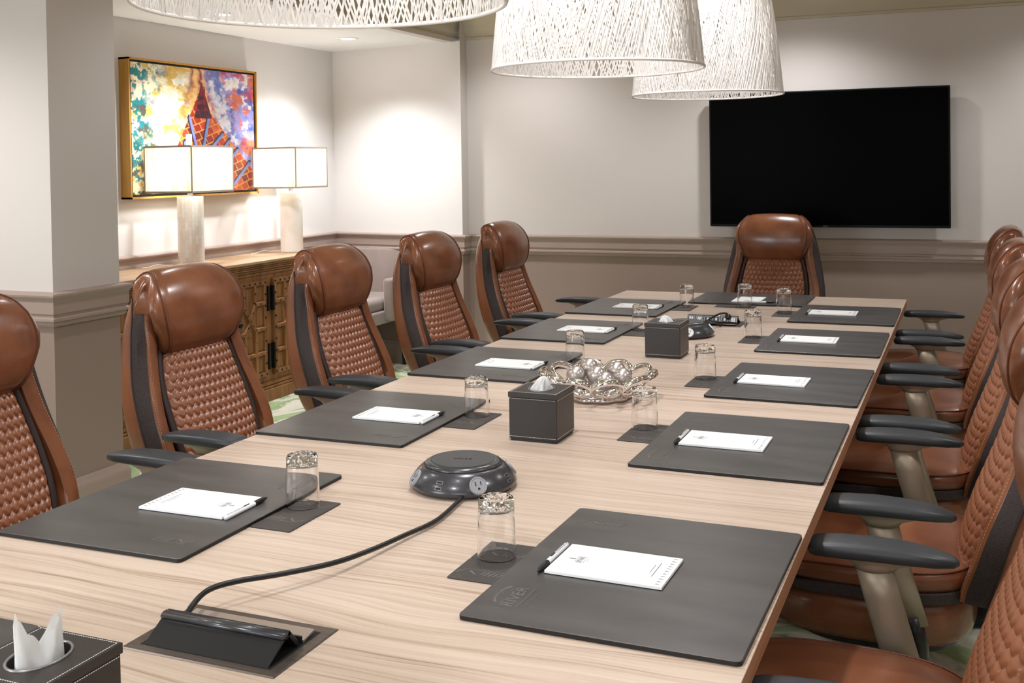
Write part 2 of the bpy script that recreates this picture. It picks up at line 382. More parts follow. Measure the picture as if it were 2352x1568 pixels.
# ---------------------------------------------------------------- executive chair
ZK = [.46, .55, .63, .72, .80, .88, .96, 1.035, 1.095, 1.125]
WK = [.235, .268, .281, .279, .267, .251, .235, .214, .184, .148]
XF = [-.03, -.055, -.080, -.115, -.145, -.167, -.180, -.190, -.203, -.212]
XRr = [-.13, -.178, -.208, -.234, -.252, -.264, -.268, -.260, -.244, -.232]
XS = [-.080, -.102, -.124, -.154, -.182, -.200, -.212, -.220, -.222, -.220]
def spl(K, z):
    z = max(ZK[0], min(ZK[-1], z)); i = max(0, min(len(ZK)-2, sum(1 for q in ZK if q <= z)-1)); t_ = (z-ZK[i])/(ZK[i+1]-ZK[i])
    p0 = K[max(i-1, 0)]; p1 = K[i]; p2 = K[i+1]; p3 = K[min(i+2, len(K)-1)]
    return .5*((2*p1)+(-p0+p2)*t_+(2*p0-5*p1+4*p2-p3)*t_*t_+(-p0+3*p1-3*p2+p3)*t_**3)
NZ = 30
zs = [ZK[0]+(ZK[-1]-ZK[0])*i/(NZ-1) for i in range(NZ)]
def loft(secs, closed=True, cap=True):
    n = len(secs[0]); v = [p for s_ in secs for p in s_]; f = []
    for i in range(len(secs)-1):
        for k in range(n if closed else n-1): f.append((i*n+k, i*n+(k+1) % n, (i+1)*n+(k+1) % n, (i+1)*n+k))
    if cap and closed: f.append(tuple(range(n))[::-1]); f.append(tuple((len(secs)-1)*n+k for k in range(n)))
    return v, f
def st3(t): t = max(0, min(1, t)); return t*t*(3-2*t)
def make_chair():
    root = empty('executive_chair', (0, 0, 0)); root['category'] = 'chair'; root['group'] = 'brown leather chairs around the table'
    # back shell
    secs = []
    for z in zs:
        w_, xf, xr, xs = (spl(K, z) for K in (WK, XF, XRr, XS))
        h = [(xr-.026, 0), (xr-.024, .35*w_), (xr-.018, .65*w_), (xr-.006, .86*w_), (xr+.012, .965*w_), (min(xr+.03, xs-.004), w_), (xs, w_-.001), (xs+.006, w_-.012), (xf-.03, w_-.05), (xf-.032, 0)]
        sec = [(x, y, z) for x, y in h] + [(x, -y, z) for x, y in h[-2:0:-1]]
        secs.append(sec)
    v, f = loft(secs); autosmooth(mesh_obj('back_shell', v, f, leather, root), 50)
    for s in (1, -1):
        # mesh strip and bolster each side
        S1 = []; S2 = []; seam = []; seam2 = []; inner = []; edge = []
        for z in zs[:-3]:
            w_, xf, xr, xs = (spl(K, z) for K in (WK, XF, XRr, XS))
            sw = (.016+.012*min(1, max(0, (z-.62)/.2)))*max(.22, min(1, (1.06-z)/.14))
            tuck = st3((z-1.0)/.065); w0_ = w_; w_ -= .055*tuck; xs -= .012*tuck
            a = (xs-.002, w_+.0015); b = (xs+.016, w_-.003); c = (xf-.010, w_-sw*.75); d = (xf-.003, w_-sw)
            S1.append([(a[0], s*a[1], z), (b[0], s*b[1], z), (c[0], s*c[1], z), (d[0], s*d[1], z), (d[0]-.02, s*(d[1]-.004), z), (a[0]-.006, s*(a[1]-.012), z)])
            bw = .046
            pts = [(xf-.006, w_-sw+.001), (xf+.004, w_-sw-.004), (xf+.010, w_-sw-.016), (xf+.008, w_-sw-.032), (xf-.002, w_-sw-bw), (xf-.03, w_-sw-bw-.002), (xf-.03, w_-sw)]
            S2.append([(x, s*y, z) for x, y in pts])
            seam.append((xf+.0035, s*(w_-sw-.0005), z)); seam2.append((xs-.004, s*(w0_+.002), z)); 
        v, f = loft(S1); autosmooth(mesh_obj('mesh_strip', v, f, meshfab, root), 50)
        v, f = loft(S2); o = autosmooth(mesh_obj('side_bolster', v, f, leather, root), 50)
        # dashed thread along bolster, dark piping on the shell edge
        mb = MB(); k = 0
        fine = []
        for i in range(len(seam)-1):
            for q in range(3):
                a, b = Vector(seam[i]), Vector(seam[i+1]); fine.append((a.lerp(b, q/3+.04), a.lerp(b, q/3+.22)))
        for a, b in fine: mb.tube([a+Vector((.001, -s*.005, 0)), b+Vector((.001, -s*.005, 0))], .0011, 4)
        mb.build('stitching', quilt_thread, o)
        MB().tube(seam2, .0028, 6).build('piping', dkleather, root, True)
    # quilted panel: hexagon scales as real relief
    nu, nv = 160, 190; vs = []; th = []; fs = []
    z0, z1 = .50, .915
    QZ = [.50, .58, .66, .74, .80, .86, .90, .915]; QW = [.160, .176, .184, .182, .174, .160, .147, .141]
    ph = .0262
    for j in range(nv+1):
        z = z0+(z1-z0)*j/nv; xf = spl(XF, z); q = float(np.interp(z, QZ, QW))
        for i in range(nu+1):
            u = -1+2*i/nu; y = u*q
            body = max(0, 1-abs(u)**3.2)**.6
            top = min(1, (z1-z)/.035)**.5 if z > z1-.035 else 1
            base = xf-.022+.048*body*top
            # scale field
            yy = u*7.1+.5; zz = z/ph; best = -9; sd = 1; row = round(zz); A_ = .42
            for r_ in (row-1, row, row+1):
                sft = .5 if r_ % 2 else 0
                ax = abs((yy-sft)-round(yy-sft)); g_ = .5+A_/2-2*A_*ax-abs(zz-r_)
                if g_ > best: best = g_; sd = .5-ax; vz = zz-r_
            hz_ = min(1, max(0, best)/.34)**.5; hv_ = min(1, sd/.32)**.6
            hgt = .0092*hz_*(.22+.78*hv_)*(1-.22*max(0, vz))
            t_ = 1.0 if (sd < .035 and best > .05 and (z*330 % 1) < .55 and abs(u) < .97) else 0
            vs.append((base+hgt*min(1, body*2), y, z)); th.append(t_)
    for j in range(nv):
        for i in range(nu):
            a = j*(nu+1)+i; fs.append((a, a+1, a+nu+2, a+nu+1))
    o = mesh_obj('quilted_panel', vs, fs, quiltm, root, True)
    at = o.data.attributes.new('thread', 'FLOAT', 'POINT'); at.data.foreach_set('value', th)
    for s in (1, -1):
        MB().tube([(spl(XF, z)-.012, s*(float(np.interp(z, QZ, QW))+.006), z) for z in np.linspace(.50, .905, 22)], .012, 8).build('panel_piping', dkleather, root, True)
    # headrest
    secs = []; NY = 44; NA = 40
    HP_ = [(-.203, .895), (-.176, .878), (-.145, .882), (-.118, .912), (-.106, .962), (-.107, 1.015), (-.120, 1.062), (-.147, 1.106), (-.185, 1.138), (-.224, 1.143), (-.240, 1.116), (-.222, 1.065), (-.211, 1.00), (-.208, .94)]
    m_ = len(HP_); prof = []
    for k in range(NA):
        t0 = k*m_/NA; i = int(t0); t_ = t0-i; q = [HP_[(i+j) % m_] for j in (-1, 0, 1, 2)]
        prof.append(tuple(.5*((2*q[1][c])+(-q[0][c]+q[2][c])*t_+(2*q[0][c]-5*q[1][c]+4*q[2][c]-q[3][c])*t_*t_+(-q[0][c]+3*q[1][c]-3*q[2][c]+q[3][c])*t_**3) for c in (0, 1)))
    for i in range(NY+1):
        u = math.sin(PI/2*(-1+2*i/NY))*.35+.65*(-1+2*i/NY); au = abs(u)
        sc = max(.03, (1-au**26))**.5; cap_ = .07*st3((au-.80)/.2)
        pinch = 1-.035*math.exp(-((au-.80)/.03)**2)
        sec = []
        for x0_, z0_ in prof:
            k = (.55+.45*sc)*(1-cap_)*pinch*(1-.06*au**3)
            x = -.168+(x0_+.168)*k-.020*au**2; z = 1.012+(z0_-1.012)*k-.006*au**2
            wy = float(np.interp(z0_, [.878, .93, .99, 1.04, 1.09, 1.125, 1.146], [.168, .194, .215, .221, .214, .196, .170]))
            sec.append((x, u*wy, z))
        secs.append(sec)
    v, f = loft(secs); o = mesh_obj('headrest', v, f, leather, root, True)
    for s in (0, 1):
        idx = 4 if s == 0 else NY-4; sg = secs[idx]
        cen = Vector((sum(p[0] for p in sg)/NA, 0, sum(p[2] for p in sg)/NA))
        ring = [Vector((cen.x+(p[0]-cen.x)*1.015, p[1], cen.z+(p[2]-cen.z)*1.008)) for p in sg]
        sm = MB().tube(ring, .0026, 6, closed=True)
        sm.tube([p+Vector((0, .010*(1 if s else -1), 0))*-1 for p in ring], .0016, 5, closed=True)
        sm.build('seam', dkseam, o, True)
    # seat
    def slab(z0, z1, hx0, hx1, hy, dome, e=3.2, rows=9, roundz=True):
        secs = []
        for i in range(rows+1):
            q = i/rows; z = z0+(z1-z0)*q; k = 1-.055*(abs(2*q-1)**3) if roundz else 1
            sec = []
            for a in range(48):
                t_ = 2*PI*a/48; ca, sa = math.cos(t_), math.sin(t_)
                X = math.copysign(abs(ca)**(2/e), ca); Y = math.copysign(abs(sa)**(2/e), sa)
                cx = (hx0+hx1)/2; x = cx+X*(hx1-hx0)/2*k; y = Y*hy*k
                zz = z - (.035*max(0, (x-cx)/((hx1-hx0)/2))**3)*q - .0*X
                sec.append((x, y, zz))
            secs.append(sec)
        v, f = loft(secs, True, False)
        n = 48; top = len(v)-n
        rings = 6; cx = (hx0+hx1)/2; last = list(range(top, top+n)); 
        for r_ in range(1, rings):
            s_ = 1-r_/rings; new = []
            for a in range(n):
                p = v[top+a]; new.append(len(v)); v.append((cx+(p[0]-cx)*s_, p[1]*s_, p[2]+dome*(1-s_**2)))
            for a in range(n): f.append((last[a], last[(a+1) % n], new[(a+1) % n], new[a]))
            last = new
        c_ = len(v); v.append((cx, 0, z1+dome))
        for a in range(n): f.append((last[a], last[(a+1) % n], c_))
        f.append(tuple(range(n))[::-1])
        return v, f
    v, f = slab(.475, .525, -.07, .44, .262, .02); o = mesh_obj('seat_cushion', v, f, seatleather, root, True)
    mb = MB(); r_ = [(p[0], p[1], p[2]) for p in v[48*8:48*9]]
    mb.tube([Vector((.185+(p[0]-.185)*1.0, p[1], p[2]+.003)) for p in r_], .0024, 5, closed=True); mb.build('seam', dkseam, o, True)
    v, f = slab(.452, .478, -.072, .438, .260, 0, roundz=False); mesh_obj('seat_mesh_band', v, f, meshfab, root, True)
    v, f = slab(.350, .455, -.06, .43, .257, 0); mesh_obj('seat_base', v, f, leather, root, True)
    v, f = slab(.315, .352, -.02, .36, .20, 0); mesh_obj('seat_underside', v, f, blk, root, True)
    # back bracket
    MB().tube([(-.19, 0, .56), (-.17, 0, .44), (-.10, 0, .365), (.05, 0, .35)], .028, 8, flat=1.6).build('back_bracket', blk, root, True)
    # arms
    for s in (1, -1):
        st = []
        L = [(-.022, .006, .004), (-.012, .020, .009), (.02, .033, .013), (.07, .041, .0155), (.14, .044, .0165), (.20, .043, .016), (.238, .040, .0145), (.250, .034, .012), (.256, .020, .006)]
        for x, hw, hz in L:
            sec = []
            for a in range(20):
                t_ = 2*PI*a/20; ca, sa = math.cos(t_), math.sin(t_)
                sec.append((x, s*.325+math.copysign(abs(ca)**.5, ca)*hw, .690+math.copysign(abs(sa)**.6, sa)*hz-(.006*((.12-x)/.12)**2 if x < .12 else .004*((x-.12)/.12)**2)))
            st.append(sec)
        v, f = loft(st); arm = autosmooth(mesh_obj('arm_pad', v, f, chair_black, root), 60)
        br = []
        for z, x0, x1, hy in ((.681, .03, .215, .030), (.672, .045, .20, .030), (.660, .085, .175, .027), (.650, .095, .168, .025)):
            br.append([((x0+x1)/2+math.cos(2*PI*a/24)*(x1-x0)/2, s*.325+math.sin(2*PI*a/24)*hy, z) for a in range(24)])
        v, f = loft(br); mesh_obj('arm_bracket', v, f, taupe_metal, root, True)
        po = []
        for z, x in ((.655, .132), (.60, .118), (.52, .095), (.44, .072)):
            po.append([(x+math.cos(2*PI*a/24)*.036, s*.322+math.sin(2*PI*a/24)*.022, z) for a in range(24)])
        v, f = loft(po); mesh_obj('arm_post', v, f, taupe_metal, root, True)
        MB().tube([(.072, s*.322, .455), (.058, s*.320, .40), (.055, s*.30, .362), (.06, s*.22, .352), (.07, s*.1, .352)], [.027, .027, .025, .022, .022], 10, flat=.8).build('arm_support', blk, root, True)
    MB().lathe([(.034, .09), (.034, .20), (.022, .20), (.022, .345), (0.001, .345)], 20, T=Matrix.Translation((.13, 0, 0))).build('gas_lift', blk, root, True)
    mb = MB()
    for k in range(5):
        a = 2*PI*k/5+.3; c_, s_ = math.cos(a), math.sin(a)
        mb.tube([(.13+c_*.02, s_*.02, .115), (.13+c_*.15, s_*.15, .105), (.13+c_*.29, s_*.29, .08)], [.030, .024, .017], 10, flat=.8)
    mb.build('star_base', blk, root, True)
    for k in range(5):
        a = 2*PI*k/5+.3; c_, s_ = math.cos(a), math.sin(a); T = Matrix.Translation((.13+c_*.28, s_*.28, .03)) @ Matrix.Rotation(a, 4, 'Z')
        mb = MB()
        for q in (-.016, .016): mb.lathe([(.001, -.008), (.026, -.008), (.030, -.004), (.030, .004), (.026, .008), (.001, .008)], 16, T=T @ Matrix.Translation((0, q, 0)) @ Matrix.Rotation(PI/2, 4, 'X'))
        mb.box(-.012, .012, -.012, .012, .0, .045, T=T); mb.build('caster', blk, root, True)
    return root
quilt_thread = mat('tan_thread', srgb(188, 128, 90), .6)
dkseam = mat('leather_seam', srgb(92, 46, 28), .45)
chair = make_chair()
ORD = ['nearest', 'second nearest', 'middle', 'second farthest', 'farthest']
LY = [1.93, 2.80, 3.66, 4.49, 5.37]; RY = [1.88, 2.81, 3.62, 4.49, 5.33]
extra = {'L0': ' (cut off)', 'L1': ' before the sideboard', 'R0': ''}
chair.location = (-1.025, 6.10, 0); chair.rotation_euler = (0, 0, -PI/2); chair['label'] = 'brown leather high-back chair alone at the far end of the table below the TV'
for i, y in enumerate(LY):
    dup(chair, (-2.113, y, 0), random.uniform(-.02, .03), '%s brown quilted leather chair on the table left side%s' % (ORD[i], extra.get('L%d' % i, '')))
for i, y in enumerate(RY):
    dup(chair, (-.042, y, 0), PI+random.uniform(-.02, .02), '%s brown quilted leather chair on the table right side%s' % (ORD[i], extra.get('R%d' % i, '')))

# ---------------------------------------------------------------- place settings
PW, PD, PT = .437, .557, .0085
def emboss(T, big=True):
    vv = []; ff = []
    def add(v, f):
        n = len(vv); vv.extend(v); ff.extend(tuple(i+n for i in q) for q in f)
    if big:
        add(*text_mesh('RIVER', .030, None, None, None, T @ Matrix.Translation((0, -.024, 0)), .0005, 1.05))
        n0 = MB().box(0, .088, -.034, -.0325, -.0003, .0005, T=T).box(.012, .070, -.0455, -.0445, -.0003, .0005, T=T)
        for k in range(11): 
            a = PI*(.12+.76*k/10); n0.lathe([(.0005, .0006), (.0022, .0004), (.0026, -.0002)], 8, T=T @ Matrix.Translation((.044-.034*math.cos(a), .004+.012*math.sin(a), 0)))
        add(n0.v, n0.f)
    else:
        n0 = MB().box(0, .072, .010, .0112, -.0003, .0005, T=T)
        for k in range(5):
            x = .030+.008*k; n0.prism([(x, -.010), (x+.003, -.010), (x+.009, .006), (x+.006, .006)], -.0003, .0005, T=T)
        n0.prism([(0, .010), (.002, .010), (-.012, -.010), (-.0145, -.010)], -.0003, .0005, T=T)
        n0.prism([(.010, .006), (.024, -.008), (.021, -.010), (.006, .004)], -.0003, .0005, T=T)
        add(n0.v, n0.f)
    return vv, ff
# pad prototype: local x = towards the sitter, y = to the sitter's right
def rounded(w_, d_, r, n=5):
    out = []
    for cx, cy_, a0 in ((w_/2-r, d_/2-r, 0), (-w_/2+r, d_/2-r, PI/2), (-w_/2+r, -d_/2+r, PI), (w_/2-r, -d_/2+r, 3*PI/2)):
        for k in range(n+1): out.append((cx+r*math.cos(a0+PI/2*k/n), cy_+r*math.sin(a0+PI/2*k/n)))
    return out
def slabm(w_, d_, r, t_, name, m, me, parent=None):
    a = rounded(w_, d_, r); b = rounded(w_-.0024, d_-.0024, max(r-.001, .001)); n = len(a)
    v = [(x, y, 0) for x, y in b]+[(x, y, .0012) for x, y in a]+[(x, y, t_-.0012) for x, y in a]+[(x, y, t_) for x, y in b]
    f = [tuple(range(n))[::-1], tuple(range(3*n, 4*n))]
    for L_ in range(3): f += [(L_*n+i, L_*n+(i+1) % n, (L_+1)*n+(i+1) % n, (L_+1)*n+i) for i in range(n)]
    o = mesh_obj(name, v, f, [m, me], parent)
    for p in o.data.polygons:
        if abs(p.normal.z) < .6: p.material_index = 1
    return o
def proto_pad():
    o = slabm(PW, PD, .010, PT, 'desk_pad', padm, pedge)
    T = Matrix.Translation((-PW/2+.020, -PD/2+.055, PT)) @ Matrix.Rotation(PI/2, 4, 'Z') @ Matrix.Translation((0, -.022, 0))
    v, f = emboss(T, True); mesh_obj('embossed_logo', v, f, emb, o)['label'] = 'embossed word and line mark'
    T = Matrix.Translation((-PW/2+.045, PD/2-.075, PT)) 
    v, f = emboss(T, False); mesh_obj('embossed_logo', v, f, emb, o)['label'] = 'embossed feather mark'
    return o
def proto_coaster():
    o = slabm(.092, .093, .004, .003, 'coaster', coastm, pedge)
    v, f = emboss(Matrix.Translation((-.027, -.012, .003)), False); mesh_obj('embossed_logo', v, f, emb, o)
    return o
def proto_notepad():
    o = empty('notepad', (0, 0, 0))
    MB().box(-.102, .102, -.068, .068, .001, .006, .0004, seg=1).build('paper_block', paper, o)
    MB().box(-.102, .102, -.068, .068, 0, .001).build('backing_card', pedge, o)
    mb = MB()
    for k in range(11): mb.box(.088, .096, -.060+k*.0118, -.0585+k*.0118, .006, .0062); mb.box(.089, .092, -.0575+k*.0118, -.0565+k*.0118, .006, .0062)
    mb.box(.073, .0745, -.030, .034, .006, .0062); mb.box(.066, .0672, -.014, .022, .006, .0062)
    mb.build('printed_edge', ink, o); mb = MB()
    mb.box(-.082, -.070, -.0015, .0015, .006, .0062)
    for k in range(5): mb.box(-.066, -.056, -.014+k*.006, -.011+k*.006, .006, .0062)
    mb.box(-.068, -.0672, -.014, .014, .006, .0062); mb.box(-.053, -.0524, -.016, .016, .006, .0062); mb.box(-.048, -.0475, -.010, .010, .006, .0062)
    mb.build('printed_logo', ink, o)
    return o
def proto_pen():
    o = empty('pen', (0, 0, 0)); R = Matrix.Rotation(PI/2, 4, 'X')
    MB().lathe([(.0005, -.072), (.0036, -.071), (.0048, -.066), (.0048, .025)], 16, T=R).build('barrel', penw, o, True)
    MB().lathe([(.0046, .025), (.0052, .027), (.0052, .050), (.0040, .060), (.0012, .070), (.0004, .072)], 16, T=R).build('grip', blk, o, True)
    MB().box(-.0012, .0012, -.008, .010, .0045, .0058).build('clip', blk, o)
    mb = MB()
    for k in range(9): mb.box(-.0022, .0022, .014+k*.006, .0165+k*.006, .0040, .0049)
    mb.build('printed_marks', ink, o)
    return o
def proto_glass():
    rnd = random.Random(3); n = 40; v = []; f = []
    out = [(.0343, 0), (.0350, .0012), (.0350, .005), (.0346, .03), (.0336, .06), (.0324, .084), (.0323, .090), (.0325, .094), (.0322, .101), (.0300, .1055)]
    inn = [(.0330, .0010), (.0330, .004), (.0328, .03), (.0317, .06), (.0306, .076), (.0302, .081), (.0300, .0850), (.0285, .0875)]
    prof = list(reversed(inn))+out  # from inside top, down, out, up
    k = len(prof)
    for i in range(n):
        a = 2*PI*i/n
        for q, (r, z) in enumerate(prof):
            v.append((r*math.cos(a), r*math.sin(a), z))
    for i in range(n):
        j = (i+1) % n
        for q in range(k-1): f.append((i*k+q, j*k+q, j*k+q+1, i*k+q+1))
    # knobbly underside on top, and the inner floor
    for zc, rad0, idx, amp, rings in ((.1055, .0300, k-1, .0022, 6), (.0880, .0285, 0, .0018, 5)):
        last = [i*k+idx for i in range(n)]
        for r_ in range(1, rings):
            new = []
            for i in range(n):
                a = 2*PI*i/n; rr = rad0*(1-r_/rings); new.append(len(v))
                v.append((rr*math.cos(a), rr*math.sin(a), zc+amp*math.sin(a*11+r_*2.4)*math.cos(r_*2.9)+rnd.uniform(-.0004, .0006)))
            for i in range(n): f.append((last[i], last[(i+1) % n], new[(i+1) % n], new[i]))
            last = new
        c_ = len(v); v.append((0, 0, zc))
        for i in range(n): f.append((last[i], last[(i+1) % n], c_))
    o = mesh_obj('drinking_glass', v, f, glass)
    bm = bmesh.new(); bm.from_mesh(o.data); bmesh.ops.recalc_face_normals(bm, faces=bm.faces)
    for q in bm.faces: q.smooth = True
    for e in bm.edges: e.smooth = e.calc_face_angle(0) < math.radians(38)
    bm.to_mesh(o.data); bm.free(); return o
protos = {'pad': proto_pad(), 'coaster': proto_coaster(), 'notepad': proto_notepad(), 'pen': proto_pen(), 'glass': proto_glass()}
CATS = {'pad': ('desk pad', 'leather desk pads on the table'), 'coaster': ('coaster', 'leather coasters in pairs beside the desk pads'), 'notepad': ('notepad', 'white notepads on the desk pads'), 'pen': ('pen', 'pens beside the notepads'), 'glass': ('glass', 'upturned glasses on coasters')}
used = set()
def put(kind, x, y, z, rz, label):
    p = protos[kind]
    if kind in used: o = dup(p, (x, y, z), rz, label)
    else:
        used.add(kind); o = p; o.location = (x, y, z); o.rotation_euler = (0, 0, rz); o['label'] = label
    o['category'], o['group'] = CATS[kind]; return o
RP = [(1.767, -.507), (2.665, -.508), (3.447, -.507), (4.262, -.509), (5.034, -.507)]
LP = [(1.806, -1.514), (2.632, -1.517), (3.466, -1.512), (4.250, -1.513), (5.016, -1.516)]
RG = [(-.777, 1.755), (-.787, 2.750), (-.784, 3.450), (-.787, 4.308), (-.784, 5.066)]
LG = [(-1.268, 1.880), (-1.264, 2.731), (-1.282, 3.605), (-1.258, 4.348), (-1.252, 5.130)]
RN = [(-.560, 1.760), (-.553, 2.650), (-.562, 3.430), (-.562, 4.258), (-.561, 5.032)]
LN = [(-1.460, 1.797), (-1.458, 2.626), (-1.460, 3.435), (-1.464, 4.248), (-1.463, 5.004)]
for side in 'RL':
    PP, GG, NN = (RP, RG, RN) if side == 'R' else (LP, LG, LN); sg = 1 if side == 'R' else -1
    word = 'right' if side == 'R' else 'left'
    for i in range(5):
        rz = 0 if side == 'R' else PI; jit = random.uniform(-.012, .012)
        pl = '%s place on the %s side' % (ORD[i], word)
        put('pad', PP[i][1], PP[i][0], TZ, rz+jit, 'dark leather desk pad at the %s of the table' % pl)
        put('notepad', NN[i][0], NN[i][1], TZ+PT, rz+jit*1.5, 'white notepad on the desk pad at the %s' % pl)
        put('pen', NN[i][0]-sg*.111, NN[i][1]-sg*.004, TZ+PT+.005, (PI if side == 'L' else 0)+jit*1.5+PI*0, 'white and black pen beside the notepad at the %s' % pl)
        cxm = PP[i][1]-sg*(PW/2+.0475); gy = GG[i][1]; cy0 = gy+(.022 if side == 'R' and i in (0,) else -.004)
        far = cy0; other = cy0-.0945
        if side == 'R' and i >= 2: pass
        put('coaster', cxm, far, TZ, rz, 'leather coaster under the upturned glass at the %s' % pl)
        put('coaster', cxm, other, TZ, rz+.004, 'bare leather coaster next to the glass at the %s' % pl)
        put('glass', GG[i][0], gy, TZ+.003, random.uniform(0, 6), 'upturned clear glass on its coaster at the %s' % pl)
# head place
put('pad', -1.0, 5.475, TZ, PI/2, 'dark leather desk pad at the far end of the table below the TV')
put('notepad', -1.005, 5.400, TZ+PT, PI/2, 'white notepad on the far end desk pad below the TV')
put('pen', -.93, 5.300, TZ+PT+.005, PI/2+.3, 'pen beside the notepad on the far end desk pad')
put('coaster', -.985, 5.208, TZ, PI/2, 'leather coaster under the glass at the far end of the table')
put('coaster', -1.080, 5.208, TZ, PI/2, 'bare leather coaster at the far end of the table')
put('glass', -.99, 5.212, TZ+.003, 1, 'upturned clear glass in front of the far end chair')
# the left pad beyond the frame corner, beside the nearest tissue box
put('pad', -1.522, .950, TZ, PI, 'dark leather desk pad cut by the bottom left photo corner')

# ---------------------------------------------------------------- tissue boxes
def tissue_box(x, y, label, tissue_kind, rz=0, H=.124):
    r = empty('tissue_box', (x, y, TZ), rz, label, 'tissue box', 'black leather tissue boxes'); h = .0645
    body = MB().box(-h, h, -h, h, .006, H-.014, .0015, seg=1).build('cover', boxm, r)
    MB().box(-h+.003, h-.003, -h+.003, h-.003, 0, .006).build('base', blk, r)
    # lid with oval opening
    n = 48; v = []; f = []
    def sq(a, s):
        c_, s_ = math.cos(a), math.sin(a); k = s/max(abs(c_), abs(s_)); return (c_*k, s_*k)
    for i in range(n):
        a = 2*PI*i/n+PI/4; p = sq(a, h+.0015); q = (math.cos(a)*.030, math.sin(a)*.040)
        v += [(p[0], p[1], H-.013), (p[0], p[1], H-.001), (p[0]*.985, p[1]*.985, H), (q[0], q[1], H), (q[0], q[1], H-.020), (0, 0, H-.020)]
    for i in range(n):
        j = (i+1) % n
        for q in range(5): f.append((i*6+q, j*6+q, j*6+q+1, i*6+q+1))
    lid = mesh_obj('lid', v, f, boxm, r)
    ring = [(math.cos(2*PI*i/40)*.0315, math.sin(2*PI*i/40)*.0415, H+.0004) for i in range(40)]
    MB().tube(ring, .0020, 6, closed=True).build('opening_ring', boxrim, lid, True)
    mb = MB()
    for z in (H-.0165, .0115):
        for k in range(34):
            t0 = -h+.002+k*(2*h-.004)/34; t1 = t0+(2*h)/34*.6
            for s in (1, -1):
                mb.box(t0, t1, s*(h+.0002)-.0004, s*(h+.0002)+.0004, z, z+.0011); mb.box(s*(h+.0002)-.0004, s*(h+.0002)+.0004, t0, t1, z, z+.0011)
    for k in range(34):
        t0 = -h+.002+k*(2*h-.004)/34; t1 = t0+(2*h)/34*.6
        for s in (1, -1):
            mb.box(t0, t1, s*(h-.0035), s*(h-.0035)+.0011, H-.0002, H+.0004); mb.box(s*(h-.0035), s*(h-.0035)+.0011, t0, t1, H-.0002, H+.0004)
    mb.build('stitching', stitch, body)
    # tissue: crumpled sheet standing out of the opening
    rnd = random.Random(int(abs(y)*1000)); v = []; f = []; NA, NH = 40, 14
    for j in range(NH+1):
        q = j/NH
        for i in range(NA):
            a = 2*PI*i/NA; fold = 1+.22*math.sin(5*a+3*q)+.12*math.sin(9*a-4*q)+rnd.uniform(-.04, .04)
            if tissue_kind == 'twin':
                ln = .034*(1-.15*q); wd = .014*(1-.45*q)
                top = .030+.046*max(0, -math.cos(a))**.9+.030*max(0, math.cos(a))**.8+.006*math.sin(5*a)*q
                vx = math.cos(a)*ln*(1+.25*q)*(.9+.1*fold); vy = math.sin(a)*wd*fold*(1-.5*q)
                v.append((vy, vx, H-.018+q*top+.003*math.sin(7*a)*q))
            else:
                r_ = .024*(1-q)**.7*(1+.5*q)+.002
                top = .052 if tissue_kind == 'peak' else .040
                lean = .010*q*q
                v.append((math.cos(a)*r_*fold+(lean if tissue_kind == 'peak' else -.5*lean), math.sin(a)*r_*1.35*fold*(1.0 if tissue_kind == 'peak' else 1.25)-lean, H-.018+q*top))
    for j in range(NH):
        for i in range(NA): f.append((j*NA+i, j*NA+(i+1) % NA, (j+1)*NA+(i+1) % NA, (j+1)*NA+i))
    if tissue_kind != 'twin': f.append(tuple(NH*NA+i for i in range(NA)))
    mesh_obj('tissue', v, f, tissuet, r, True)
    return r
tissue_box(-1.012, 2.585, 'black leather tissue box between the round power hub and the silver bowl', 'peak')
tissue_box(-1.008, 3.825, 'black leather tissue box hiding part of the farther power hub', 'fold')
tissue_box(-1.020, .957, 'black tissue box cut by the bottom left photo corner, beside the open table socket', 'twin')

